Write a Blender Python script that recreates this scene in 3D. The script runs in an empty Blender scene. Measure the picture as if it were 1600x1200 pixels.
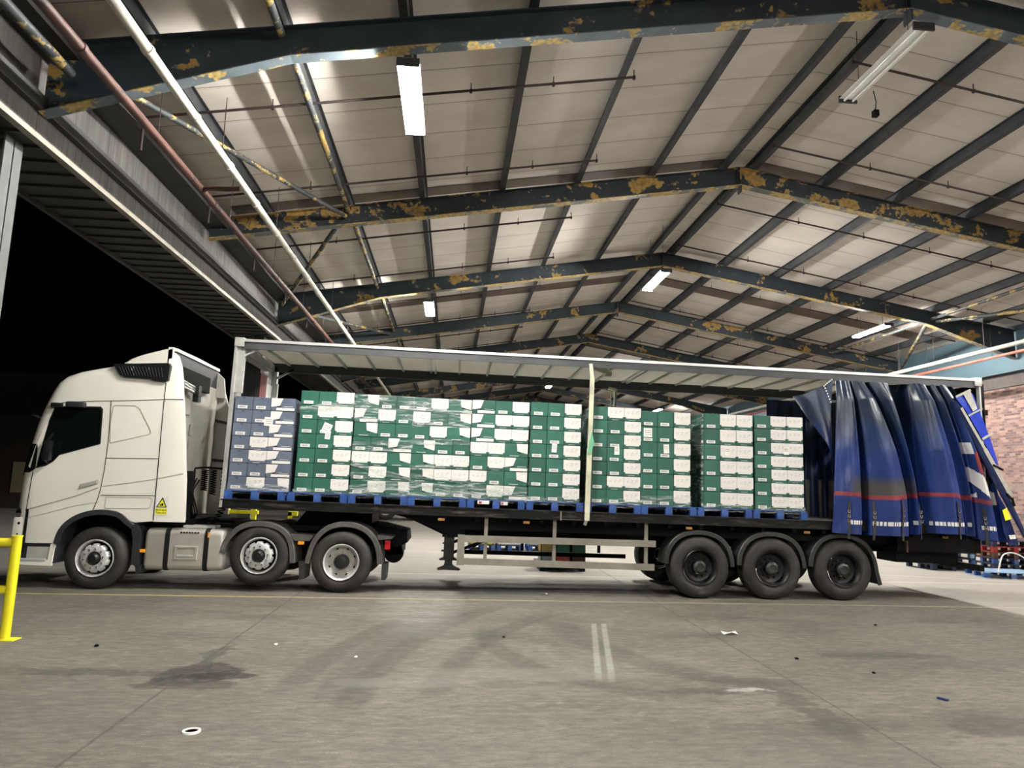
import bpy, bmesh, math, random
from mathutils import Vector, Matrix
random.seed(7)
S = bpy.context.scene
COL = S.collection
R = math.radians

# ------------------------------------------------------------------ camera, world, exposure
cam_d = bpy.data.cameras.new('camera'); cam = bpy.data.objects.new('camera', cam_d); COL.objects.link(cam)
S.camera = cam
F_PX, YAW, TILT, ROLL = 1089.38, 0.0815, 0.1443, 0.0278
cam_d.sensor_width = 36; cam_d.lens = F_PX / 1600 * 36; cam_d.clip_end = 300; cam_d.clip_start = 0.05
_f = Vector((math.sin(YAW)*math.cos(TILT), math.cos(YAW)*math.cos(TILT), math.sin(TILT)))
_r = Vector((math.cos(YAW), -math.sin(YAW), 0)); _u = _r.cross(_f)
_r2 = _r*math.cos(ROLL) + _u*math.sin(ROLL); _u2 = -_r*math.sin(ROLL) + _u*math.cos(ROLL)
cam.matrix_world = Matrix(((_r2.x,_u2.x,-_f.x,3.8415),(_r2.y,_u2.y,-_f.y,-12.1499),(_r2.z,_u2.z,-_f.z,1.8574),(0,0,0,1)))
w = bpy.data.worlds.new('night'); S.world = w; w.use_nodes = True
w.node_tree.nodes['Background'].inputs[0].default_value = (0.35, 0.45, 0.7, 1)
w.node_tree.nodes['Background'].inputs[1].default_value = 0.0001
LAMP = 260.0
S.view_settings.view_transform = 'Standard'; S.view_settings.look = 'None'
S.view_settings.exposure = 2.68; S.view_settings.gamma = 1.0; S.view_settings.use_curve_mapping = False

# ------------------------------------------------------------------ materials
class NT:
    """small helper around one node tree"""
    def __init__(s, name):
        s.m = bpy.data.materials.new(name); s.m.use_nodes = True
        s.t = s.m.node_tree; s.b = s.t.nodes['Principled BSDF']
    def n(s, kind, **kw):
        o = s.t.nodes.new(kind)
        for k, v in kw.items(): setattr(o, k, v)
        return o
    def put(s, sock, v):
        if isinstance(v, bpy.types.NodeSocket): s.t.links.new(v, sock)
        elif isinstance(v, (tuple, list)) and len(v) == 3 and sock.type == 'RGBA': sock.default_value = (*v, 1)
        else: sock.default_value = v
    def math(s, op, a, b=0.0, c=None, clamp=False):
        o = s.n('ShaderNodeMath', operation=op, use_clamp=clamp); s.put(o.inputs[0], a); s.put(o.inputs[1], b)
        if c is not None: s.put(o.inputs[2], c)
        return o.outputs[0]
    def mix(s, f, a, b):
        o = s.n('ShaderNodeMix', data_type='RGBA'); s.put(o.inputs[0], f); s.put(o.inputs[6], a); s.put(o.inputs[7], b)
        return o.outputs[2]
    def obj(s): return s.n('ShaderNodeTexCoord').outputs['Object']
    def sc(s, v, scale):
        o = s.n('ShaderNodeVectorMath', operation='MULTIPLY'); s.put(o.inputs[0], v); o.inputs[1].default_value = scale
        return o.outputs[0]
    def noise(s, v, scale=5, detail=4, rough=.55, dist=0.0):
        o = s.n('ShaderNodeTexNoise'); s.put(o.inputs['Vector'], v); o.inputs['Scale'].default_value = scale
        o.inputs['Detail'].default_value = detail; o.inputs['Roughness'].default_value = rough
        o.inputs['Distortion'].default_value = dist
        return o.outputs[0]
    def ramp(s, f, lo, hi, a=0.0, b=1.0):
        o = s.n('ShaderNodeMapRange'); s.put(o.inputs[0], f); o.inputs[1].default_value = lo; o.inputs[2].default_value = hi
        o.inputs[3].default_value = a; o.inputs[4].default_value = b
        return o.outputs[0]
    def xyz(s, v):
        o = s.n('ShaderNodeSeparateXYZ'); s.put(o.inputs[0], v); return o.outputs
    def bump(s, h, strength=.2, dist=.01):
        o = s.n('ShaderNodeBump'); s.put(o.inputs['Height'], h); o.inputs['Strength'].default_value = strength
        o.inputs['Distance'].default_value = dist
        s.t.links.new(o.outputs[0], s.b.inputs['Normal'])
    def set(s, col=None, rough=None, metal=None, spec=None):
        if col is not None: s.put(s.b.inputs['Base Color'], col)
        if rough is not None: s.put(s.b.inputs['Roughness'], rough)
        if metal is not None: s.put(s.b.inputs['Metallic'], metal)
        if spec is not None: s.put(s.b.inputs['Specular IOR Level'], spec)
        return s.m

M = {}
def vary(name, amt):
    """each object of this material a touch lighter or darker"""
    m = M[name]; nt = m.node_tree; b = nt.nodes['Principled BSDF']; src = b.inputs['Base Color'].links[0].from_socket
    oi = nt.nodes.new('ShaderNodeObjectInfo'); mr = nt.nodes.new('ShaderNodeMapRange'); mr.inputs[3].default_value = 1-amt; mr.inputs[4].default_value = 1+amt
    nt.links.new(oi.outputs['Random'], mr.inputs[0]); hs = nt.nodes.new('ShaderNodeHueSaturation'); nt.links.new(mr.outputs[0], hs.inputs['Value'])
    nt.links.new(src, hs.inputs['Color']); nt.links.new(hs.outputs[0], b.inputs['Base Color'])
def plain(name, col, rough=.5, metal=0.0, var=.15, scale=6, spec=.5, dirt=None, dirt_amt=.5):
    """paint-like material with slight mottling, optional dirt colour in patches"""
    t = NT(name); v = t.obj()
    f = t.noise(v, scale, 5)
    lo = tuple(c*(1-var) for c in col); hi = tuple(min(1, c*(1+var)) for c in col)
    c = t.mix(t.ramp(f, .3, .7), lo, hi)
    if dirt:
        g = t.ramp(t.noise(v, scale*.35, 7, .7), .5, .68, 0, dirt_amt); c = t.mix(g, c, dirt)
    M[name] = t.set(c, rough, metal, spec)
    return M[name]

plain('cab_white', (.80,.79,.71), .22, 0, .02, 2)
plain('cab_grey', (.42,.41,.37), .5, 0, .1, 4, dirt=(.2,.19,.17), dirt_amt=.4)
plain('cab_rear', (.50,.48,.42), .5, 0, .12, 3, dirt=(.22,.20,.17), dirt_amt=.6)
plain('black_plastic', (.005,.0055,.006), .45, 0, .2, 8)
plain('charcoal_plastic', (.022,.024,.026), .55, 0, .2, 6)
plain('fender_grey', (.072,.068,.062), .6, 0, .2, 5)
plain('trailer_fender', (.018,.019,.020), .5, 0, .25, 5)
plain('chassis_black', (.0028,.003,.0034), .5, 0, .3, 5, dirt=(.008,.007,.006), dirt_amt=.5, spec=.12)
plain('seam', (.03,.03,.028), .7, 0)
plain('emboss', (.33,.32,.27), .5, 0)
plain('steel', (.62,.62,.61), .38, .35, .12, 8)
plain('rim_dark', (.008,.008,.009), .45, .3, .3, 6)
plain('chrome', (.75,.75,.74), .18, 1.0, .05)
plain('tank_alu', (.60,.58,.53), .36, .55, .08, 3, dirt=(.42,.40,.36), dirt_amt=.5)
plain('guard_alu', (.27,.255,.215), .55, .3, .15, 4, dirt=(.20,.18,.14), dirt_amt=.6)
plain('rail_alu', (.70,.70,.69), .34, .6, .08, 3)
plain('rail_grey', (.055,.058,.062), .5, .2, .12, 3)
plain('post_alu', (.46,.46,.44), .45, .3, .2, 3, dirt=(.26,.25,.22), dirt_amt=.7)
plain('white_panel', (.75,.75,.74), .5, 0, .05)
plain('red_cloth', (.30,.012,.02), .6)
plain('post_cream', (.62,.62,.46), .5, 0, .12, 4, dirt=(.25,.25,.2), dirt_amt=.7)
plain('green_tape', (.16,.45,.28), .4)
t = NT('deck_side'); v = t.obj(); f = t.noise(t.sc(v,(.8,1,5)), 2.6, 7, .7)
M['deck_side'] = t.set(t.mix(t.ramp(f, .52, .72, 0, .8), (.004,.004,.004), (.10,.09,.075)), .55, 0, .2)
plain('deck_wood', (.06,.05,.04), .8, 0, .3, 4)
plain('amber', (.85,.33,.02), .3)
plain('amber_dirty', (.30,.15,.04), .4, 0, .3, 30)
plain('column_grey', (.085,.092,.09), .6, 0, .1, 3)
plain('red_lens', (.45,.01,.015), .25)
plain('yellow_paint', (.86,.78,.02), .4, 0, .08, 5, dirt=(.40,.27,.05), dirt_amt=.55)
plain('yellow_sticker', (.85,.83,.04), .4, 0, .03)
plain('ink', (.004,.004,.004), .8, 0, .15, 6, spec=.15)
plain('white_sticker', (.80,.79,.76), .4, 0, .03)
plain('carton_green', (.020,.106,.074), .5, 0, .10, 9)
plain('carton_blue', (.105,.130,.180), .55, 0, .08, 9)
vary('carton_green', .2); vary('carton_blue', .08)
plain('print_white', (.74,.72,.69), .5, 0, .03)
plain('print_grey', (.56,.55,.53), .6, 0, .1, 30)
plain('text_grey', (.22,.22,.22), .6)
plain('pallet_blue', (.018,.068,.25), .6, 0, .3, 7, dirt=(.12,.16,.24), dirt_amt=.5)
plain('pallet_pale', (.22,.36,.55), .6, 0, .25, 7, dirt=(.4,.42,.45), dirt_amt=.5)
plain('pallet_navy', (.010,.022,.05), .6, 0, .25, 7)
plain('pallet_red', (.28,.02,.012), .6, 0, .25, 7)
plain('pallet_brown', (.07,.03,.018), .7, 0, .25, 7)
plain('crate_yellow', (.66,.55,.10), .5)
plain('crate_tan', (.45,.32,.10), .6)
plain('crate_red', (.45,.05,.06), .5)
plain('crate_dkgreen', (.03,.09,.06), .5)
plain('crate_grey', (.30,.32,.36), .5)
plain('crate_white', (.65,.65,.62), .5)
plain('purlin', (.024,.027,.032), .6, .1, .25, 3, dirt=(.10,.095,.085), dirt_amt=.4)
plain('sprinkler', (.030,.018,.016), .55, .2, .3, 4)
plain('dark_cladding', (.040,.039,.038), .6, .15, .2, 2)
plain('blue_steel', (.075,.125,.155), .55, 0, .08, 1.5)
plain('dim_brown', (.030,.022,.016), .9, 0, .2, 1)
plain('cream_door', (.30,.25,.15), .7)
plain('curtain_edge', (.012,.024,.085), .35, 0, .2)
plain('webbing', (.40,.39,.34), .6, 0, .15, 10)
plain('strap_dark', (.035,.033,.030), .6, 0, .3, 10)
plain('reflector', (.78,.78,.76), .3)
plain('seat_cloth', (.03,.035,.04), .8)
plain('teal_glow', (.05,.085,.08), .3, 0, .3, 14)
plain('interior', (.010,.012,.013), .7)
plain('paper', (.80,.79,.74), .8)
plain('navy_plastic', (.02,.04,.12), .4)
plain('grey_lorry', (.40,.39,.36), .5, 0, .15, 2)
plain('concrete_pale', (.42,.40,.36), .9)

# rubber: dark warm grey with a dusty sidewall
t = NT('rubber'); v = t.obj(); M['rubber'] = t.set(t.mix(t.ramp(t.noise(v, 5, 6), .35, .7), (.010,.009,.008), (.026,.023,.020)), .75)
# tinted glass
t = NT('cab_glass'); t.set((.01,.014,.014), .03, 0, .6)
_tr = t.n('ShaderNodeBsdfTransparent'); _tr.inputs[0].default_value = (.55,.66,.64,1)
_mx = t.n('ShaderNodeMixShader'); _mx.inputs[0].default_value = .35
t.t.links.new(_tr.outputs[0], _mx.inputs[1]); t.t.links.new(t.b.outputs[0], _mx.inputs[2])
t.t.links.new(_mx.outputs[0], t.t.nodes['Material Output'].inputs[0]); M['cab_glass'] = t.m
# stretch film: thin, mostly clear with milky crinkles
t = NT('film'); v = t.obj(); t.set((.85,.88,.87), .12, 0, .8)
_f1 = t.noise(t.sc(v, (1.2, 1, 9)), 2.2, 6, .65, 1.2)
_tr = t.n('ShaderNodeBsdfTransparent'); _tr.inputs[0].default_value = (.94,.96,.95,1)
_mx = t.n('ShaderNodeMixShader'); t.put(_mx.inputs[0], t.ramp(_f1, .47, .74, .03, .75))
t.t.links.new(_tr.outputs[0], _mx.inputs[1]); t.t.links.new(t.b.outputs[0], _mx.inputs[2])
t.t.links.new(_mx.outputs[0], t.t.nodes['Material Output'].inputs[0]); t.bump(_f1, .6, .02); M['film'] = t.m
# translucent trailer roof
t = NT('roof_sheet'); v = t.obj()
t.set(t.mix(t.ramp(t.noise(t.sc(v,(1,.4,1)), 1.3, 6, .7), .35, .7), (.30,.28,.24), (.62,.60,.55)), .5)
_tl = t.n('ShaderNodeBsdfTranslucent'); _tl.inputs[0].default_value = (.62,.60,.55,1)
_mx = t.n('ShaderNodeMixShader'); _mx.inputs[0].default_value = .55
t.t.links.new(t.b.outputs[0], _mx.inputs[1]); t.t.links.new(_tl.outputs[0], _mx.inputs[2])
t.t.links.new(_mx.outputs[0], t.t.nodes['Material Output'].inputs[0]); M['roof_sheet'] = t.m
# lamp tube
t = NT('tube_light'); t.set((1,1,1)); t.put(t.b.inputs['Emission Color'], (1.0,.965,.905)); t.b.inputs['Emission Strength'].default_value = LAMP; M['tube_light'] = t.m

def peeling(name, base, under, lo, hi, scale=1.5, rim=(.30,.30,.28)):
    """old steel paint flaking off to an ochre undercoat"""
    t = NT(name); v = t.obj()
    big = t.noise(t.sc(v,(1,1,1.6)), scale, 3, .55, .4); fine = t.noise(v, scale*7, 5, .6)
    f = t.math('ADD', t.math('MULTIPLY', big, .72), t.math('MULTIPLY', fine, .28))
    m = t.ramp(f, lo, lo+.012); e = t.ramp(f, lo-.012, lo)
    b = t.mix(t.ramp(t.noise(v, 2.3, 6), .3, .7), tuple(c*.7 for c in base), tuple(c*1.3 for c in base))
    u = t.mix(t.ramp(fine, .4, .6), tuple(c*.55 for c in under), under)
    c = t.mix(t.math('MULTIPLY', e, hi), b, rim); c = t.mix(m, c, u)
    t.bump(m, .4, -.004); M[name] = t.set(c, .6, 0)
OCHRE = (.36,.22,.055)
peeling('beam_paint', (.020,.031,.040), OCHRE, .585, .25, 1.3)
peeling('beam_flaky', (.016,.024,.028), OCHRE, .54, .25, 1.6)
peeling('flange_flaky', (.10,.13,.15), (.48,.34,.11), .53, .5, 2.2)
peeling('flange_yellow', (.12,.13,.12), (.46,.33,.12), .47, .5, 2.0)
peeling('tube_flaky', (.04,.046,.05), (.42,.29,.08), .535, .5, 3.0)
peeling('pipe_white', (.50,.49,.42), (.30,.27,.20), .63, .3, 4.0, (.35,.33,.28))
peeling('pipe_red', (.095,.045,.036), (.035,.025,.025), .56, .3, 2.5, (.10,.06,.05))
peeling('pipe_bright_red', (.42,.10,.07), (.2,.06,.05), .62, .3, 2.5, (.3,.1,.08))

# roof lining: beige boards with seams across and ribs
t = NT('roof_lining'); v = t.obj(); x, y, z = t.xyz(v)
base = t.mix(t.ramp(t.noise(t.sc(v,(.5,1,1)), 1.1, 6, .6), .3, .75), (.50,.455,.41), (.65,.605,.555))
fy = t.math('FRACT', t.math('ADD', t.math('DIVIDE', y, .985), .13)); seam = t.math('LESS_THAN', fy, .018)
soft = t.ramp(fy, 0, .10, .22, 0)
fine = t.math('LESS_THAN', t.math('FRACT', t.math('DIVIDE', y, .082)), .10)
c = t.mix(t.math('MULTIPLY', fine, .10), base, (.22,.19,.16)); c = t.mix(soft, c, (.30,.26,.21)); c = t.mix(t.math('MULTIPLY', seam, .8), c, (.10,.085,.07))
speck = t.ramp(t.noise(v, 14, 3, .7), .70, .76, 0, .55); c = t.mix(speck, c, (.10,.09,.08))
M['roof_lining'] = t.set(c, .75)
plain('roof_strip_brown', (.10,.075,.058), .6, 0, .25, 1.5)
plain('far_wall', (.10,.095,.09), .9)

# brick
t = NT('brick'); v = t.obj(); x, y, z = t.xyz(v)
cb = t.n('ShaderNodeCombineXYZ'); t.put(cb.inputs[0], y); t.put(cb.inputs[1], z)
br = t.n('ShaderNodeTexBrick'); t.put(br.inputs['Vector'], cb.outputs[0])
br.inputs['Scale'].default_value = 1; br.inputs['Brick Width'].default_value = .225; br.inputs['Row Height'].default_value = .075
br.inputs['Mortar Size'].default_value = .006; br.inputs['Mortar Smooth'].default_value = .3; br.inputs['Bias'].default_value = -.15
t.put(br.inputs['Color1'], (.09,.056,.054)); t.put(br.inputs['Color2'], (.36,.225,.18)); t.put(br.inputs['Mortar'], (.20,.17,.155))
c = t.mix(t.ramp(t.noise(v, 1.2, 4), .4, .7, 0, .5), br.outputs[0], (.17,.10,.10))
band = t.math('MULTIPLY', t.math('GREATER_THAN', z, 2.12), t.math('LESS_THAN', z, 2.36)); c = t.mix(t.math('MULTIPLY', band, .75), c, (.20,.15,.13))
t.bump(br.outputs[1], .5, -.01); M['brick'] = t.set(c, .85)
plain('wall_band_dark', (.055,.045,.042), .85, 0, .3, 6)

# grey wall panels of the eaves: sheet joints and streaks
t = NT('fascia'); v = t.obj(); x, y, z = t.xyz(v)
fy = t.math('FRACT', t.math('DIVIDE', y, .9)); seam = t.math('LESS_THAN', fy, .02)
streak = t.noise(t.sc(v,(1,7,.5)), 1.6, 5, .65)
c = t.mix(t.ramp(streak, .3, .75), (.055,.052,.048), (.145,.135,.125)); c = t.mix(seam, c, (.03,.03,.03))
M['fascia'] = t.set(c, .6, .1)

def mul_(t, a, b): return t.math('MULTIPLY', a, b)
# floor: worn concrete with joints, lines, tyre arcs and spills
t = NT('concrete'); v = t.obj()
wob = t.n('ShaderNodeVectorMath', operation='MULTIPLY_ADD'); nz = t.n('ShaderNodeTexNoise'); nz.inputs['Scale'].default_value = 2.0; nz.inputs['Detail'].default_value = 9; nz.inputs['Roughness'].default_value = .68
t.put(nz.inputs['Vector'], v); sb = t.n('ShaderNodeVectorMath', operation='SUBTRACT'); t.put(sb.inputs[0], nz.outputs[1]); sb.inputs[1].default_value = (.5,.5,.5)
t.put(wob.inputs[0], sb.outputs[0]); wob.inputs[1].default_value = (.75,.6,0); t.put(wob.inputs[2], v)
X, Y, _ = t.xyz(v); WX, WY, _ = t.xyz(wob.outputs[0])
n1 = t.noise(t.sc(v,(.35,1,1)), 1.5, 8, .62); n2 = t.noise(v, 9, 6, .65); n3 = t.noise(t.sc(v,(.6,2.2,1)), 2.2, 6, .7)
grain = t.noise(v, 60, 3, .6)
c = t.mix(t.ramp(n1, .3, .7), (.098,.090,.075), (.205,.188,.155))
c = t.mix(t.ramp(n3, .50, .70, 0, .6), c, (.26,.24,.195))
n4 = t.noise(t.sc(v,(1,2.6,1)), 5.5, 8, .75); c = t.mix(t.ramp(n4, .50, .62, 0, .65), c, (.075,.068,.057)); c = t.mix(t.ramp(n4, .36, .47, .65, 0), c, (.29,.265,.215))
c = t.mix(t.ramp(n2, .55, .8, 0, .35), c, (.12,.11,.095))
c = t.mix(t.ramp(grain, .3, .62, .42, 0), c, (.07,.066,.058))
back = t.math('MAXIMUM', t.ramp(t.math('ADD', Y, mul_(t, n3, 1.2)), 2.0, 2.9), t.math('MULTIPLY', t.ramp(X, 13.12, 13.2), t.ramp(Y, -6, -1)))  # far floor painted lighter for the lamp light there; right slab paler too
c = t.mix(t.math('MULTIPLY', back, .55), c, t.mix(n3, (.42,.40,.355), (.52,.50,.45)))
def band(coord, c0, hw, soft=.01):
    return t.ramp(t.math('ABSOLUTE', t.math('SUBTRACT', coord, c0)), hw, hw+soft, 1, 0)
def mul(a, b): return t.math('MULTIPLY', a, b)
def gt(a, v_, s=.15): return t.ramp(a, v_-s, v_+s)
def lt(a, v_, s=.15): return t.ramp(a, v_-s, v_+s, 1, 0)
def blob(cx, cy, rx, ry, soft=.35, wobble=True):
    a = t.math('DIVIDE', t.math('SUBTRACT', WX if wobble else X, cx), rx); b = t.math('DIVIDE', t.math('SUBTRACT', WY if wobble else Y, cy), ry)
    return t.ramp(t.math('ADD', mul(a, a), mul(b, b)), 1-soft, 1+soft, 1, 0)
def arc(p1, p2, p3, hw, soft=.05):
    ax, ay, bx, by, cx, cy = *p1, *p2, *p3
    d = 2*(ax*(by-cy)+bx*(cy-ay)+cx*(ay-by))
    ux = ((ax*ax+ay*ay)*(by-cy)+(bx*bx+by*by)*(cy-ay)+(cx*cx+cy*cy)*(ay-by))/d
    uy = ((ax*ax+ay*ay)*(cx-bx)+(bx*bx+by*by)*(ax-cx)+(cx*cx+cy*cy)*(bx-ax))/d
    r = math.hypot(ax-ux, ay-uy)
    dx = t.math('SUBTRACT', X, ux); dy = t.math('SUBTRACT', Y, uy)
    dd = t.math('SQRT', t.math('ADD', mul(dx, dx), mul(dy, dy)))
    lo, hi = min(ay, by, cy), max(ay, by, cy); lx, hx = min(ax, bx, cx)-.3, max(ax, bx, cx)+.3
    m = t.ramp(t.math('ABSOLUTE', t.math('SUBTRACT', dd, r)), hw, hw+soft, 1, 0)
    return mul(mul(m, mul(gt(Y, lo, .25), lt(Y, hi, .25))), mul(gt(X, lx), lt(X, hx)))
def lay(mask, col, amt, breakup=True):
    global c
    m = mul(mask, amt)
    if breakup: m = mul(m, t.ramp(n2, .25, .55, .35, 1))
    c = t.mix(m, c, col)
for a in (((2.45,-5.4),(2.80,-3.45),(3.6,-1.5)), ((3.05,-6.0),(3.45,-3.6),(4.5,-1.2)), ((3.75,-5.6),(4.25,-3.6),(5.3,-1.7)), ((4.4,-2.6),(4.7,-4.5),(6.1,-5.75))):
    lay(mul(arc(*a, .10, .09), t.ramp(n3, .35, .6, .45, 1)), (.042,.039,.034), .62)
for a in (((2.9,-5.9),(3.2,-3.5),(4.1,-1.4)), ((5.4,-2.2),(5.9,-4.2),(7.4,-5.6))):
    lay(arc(*a, .16, .12), (.06,.056,.05), .45)
lay(mul(blob(3.45,-.3,.55,2.3,.9), t.ramp(n3, .35, .6, .3, 1)), (.42,.41,.385), .6); lay(blob(4.7,-4.9,1.2,.25,.5), (.30,.285,.25), .3); lay(blob(3.5,-5.2,.6,.18,.5), (.28,.265,.235), .35)
lay(blob(1.5,-4.95,.33,.42,.18), (.022,.020,.017), .9); lay(blob(1.75,-5.02,.38,.12,.2), (.014,.012,.011), .85); lay(blob(1.55,-5.35,.45,.16,.25), (.04,.036,.03), .75)
lay(blob(.65,-4.95,.7,.10,.3), (.05,.046,.04), .6); lay(blob(1.42,-4.2,.10,.5,.3), (.05,.045,.04), .8)
lay(blob(6.35,-5.45,.55,.10,.3), (.05,.046,.04), .7); lay(blob(7.0,-6.0,.16,.75,.3), (.05,.046,.04), .65); lay(blob(6.9,-5.15,.5,.13,.3), (.055,.05,.044), .55)
lay(blob(6.75,-5.42,.22,.07,.3), (.42,.41,.38), .7); lay(blob(8.95,-4.0,.9,.14,.3), (.065,.06,.053), .6); lay(blob(8.4,-6.4,.45,.30,.3), (.055,.051,.045), .55)
lay(blob(6.0,-7.0,2.2,.5,.5), (.10,.095,.085), .35); lay(blob(-.3,-6.2,2.0,.9,.6), (.11,.105,.095), .3)
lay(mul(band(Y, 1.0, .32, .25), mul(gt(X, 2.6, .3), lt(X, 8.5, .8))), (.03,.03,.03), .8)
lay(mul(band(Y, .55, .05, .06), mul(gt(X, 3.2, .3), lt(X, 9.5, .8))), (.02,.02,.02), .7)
skew = t.math('ADD', X, t.math('MULTIPLY', Y, -.187))
for x0 in (6.30, 6.435): lay(mul(band(skew, x0, .024, .022), mul(lt(Y, -2.28, .03), gt(Y, -5.0, .25))), (.40,.42,.375), .50)
for x0 in (-10.4,-4.5, 1.4, 7.3, 13.2, 19.1): lay(band(t.math('ADD', t.math('MULTIPLY', X, .94), t.math('MULTIPLY', WX, .06)), x0, .006, .014), (.045,.041,.036), .7)
for y0 in (6.0, 12.0, 24.0): lay(band(Y, y0, .008, .014), (.05,.045,.04), .8, False)
lay(mul(band(Y, -.43, .028, .012), lt(X, 4.2, 3.4)), (.62,.50,.16), .85); lay(mul(band(Y, -.43, .028, .012), gt(X, 3.0, 3.0)), (.50,.45,.30), .55)
lay(band(Y, 2.75, .035, .012), (.62,.60,.50), .6)
lay(band(t.math('ADD', X, mul(Y, 3.1)), 26.6, .16, .05), (.60,.59,.55), .4)
t.bump(t.math('ADD', t.math('MULTIPLY', n2, .7), t.math('MULTIPLY', grain, .3)), .25, .006)
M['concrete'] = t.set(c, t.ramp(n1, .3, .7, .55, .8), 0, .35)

# blue curtain: faded by its height; stripe, grime band and logo are faces of their own
def curtain_mat(name, a, b, rough):
    t = NT(name); v = t.obj(); f = t.noise(t.sc(v,(1.5,1.5,.6)), 1.6, 6, .62)
    c = t.mix(t.ramp(f, .32, .68), a, b)
    t.bump(t.noise(t.sc(v,(2.2,2.2,1)), 3.2, 4, .5, .6), .35, .03)
    M[name] = t.set(c, rough, 0, .5)
t = NT('curtain_blue'); v = t.obj(); x, y, z = t.xyz(v); f = t.noise(t.sc(v,(1.5,1.5,.6)), 1.6, 6, .62)
c = t.mix(t.ramp(f, .32, .68), (.008,.023,.115), (.016,.042,.195))
g = t.noise(t.sc(v,(1.3,1,.9)), 1.5, 5, .6)
# years of road dirt: greyed cloth along the top and a smeared band above the stripe
up = t.math('SUBTRACT', t.math('ADD', z, t.math('MULTIPLY', g, 1.1)), t.ramp(x, 12.0, 12.7, 0, .45))
c = t.mix(t.ramp(up, 3.15, 3.95, 0, .93), c, t.mix(f, (.008,.017,.034), (.014,.028,.052)))
zb = t.math('ADD', z, t.math('MULTIPLY', t.math('SUBTRACT', g, .5), .25))
sm = t.math('MULTIPLY', t.math('MULTIPLY', t.ramp(zb, 1.94, 2.0), t.ramp(zb, 2.18, 2.36, 1, 0)), t.math('MULTIPLY', t.ramp(x, 10.8, 11.0), t.ramp(x, 12.0, 12.3, 1, 0)))
c = t.mix(t.math('MULTIPLY', sm, .9), c, (.062,.060,.045))
t.bump(t.noise(t.sc(v,(2.2,2.2,1)), 3.2, 4, .5, .6), .35, .03)
M['curtain_blue'] = t.set(c, .32, 0, .5)
curtain_mat('curtain_navy', (.016,.034,.075), (.024,.048,.100), .38)
plain('curtain_red', (.22,.035,.045), .4, 0, .2)
plain('curtain_white', (.72,.70,.68), .4, 0, .05)
plain('curtain_bright', (.016,.045,.42), .25, 0, .1)

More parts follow.
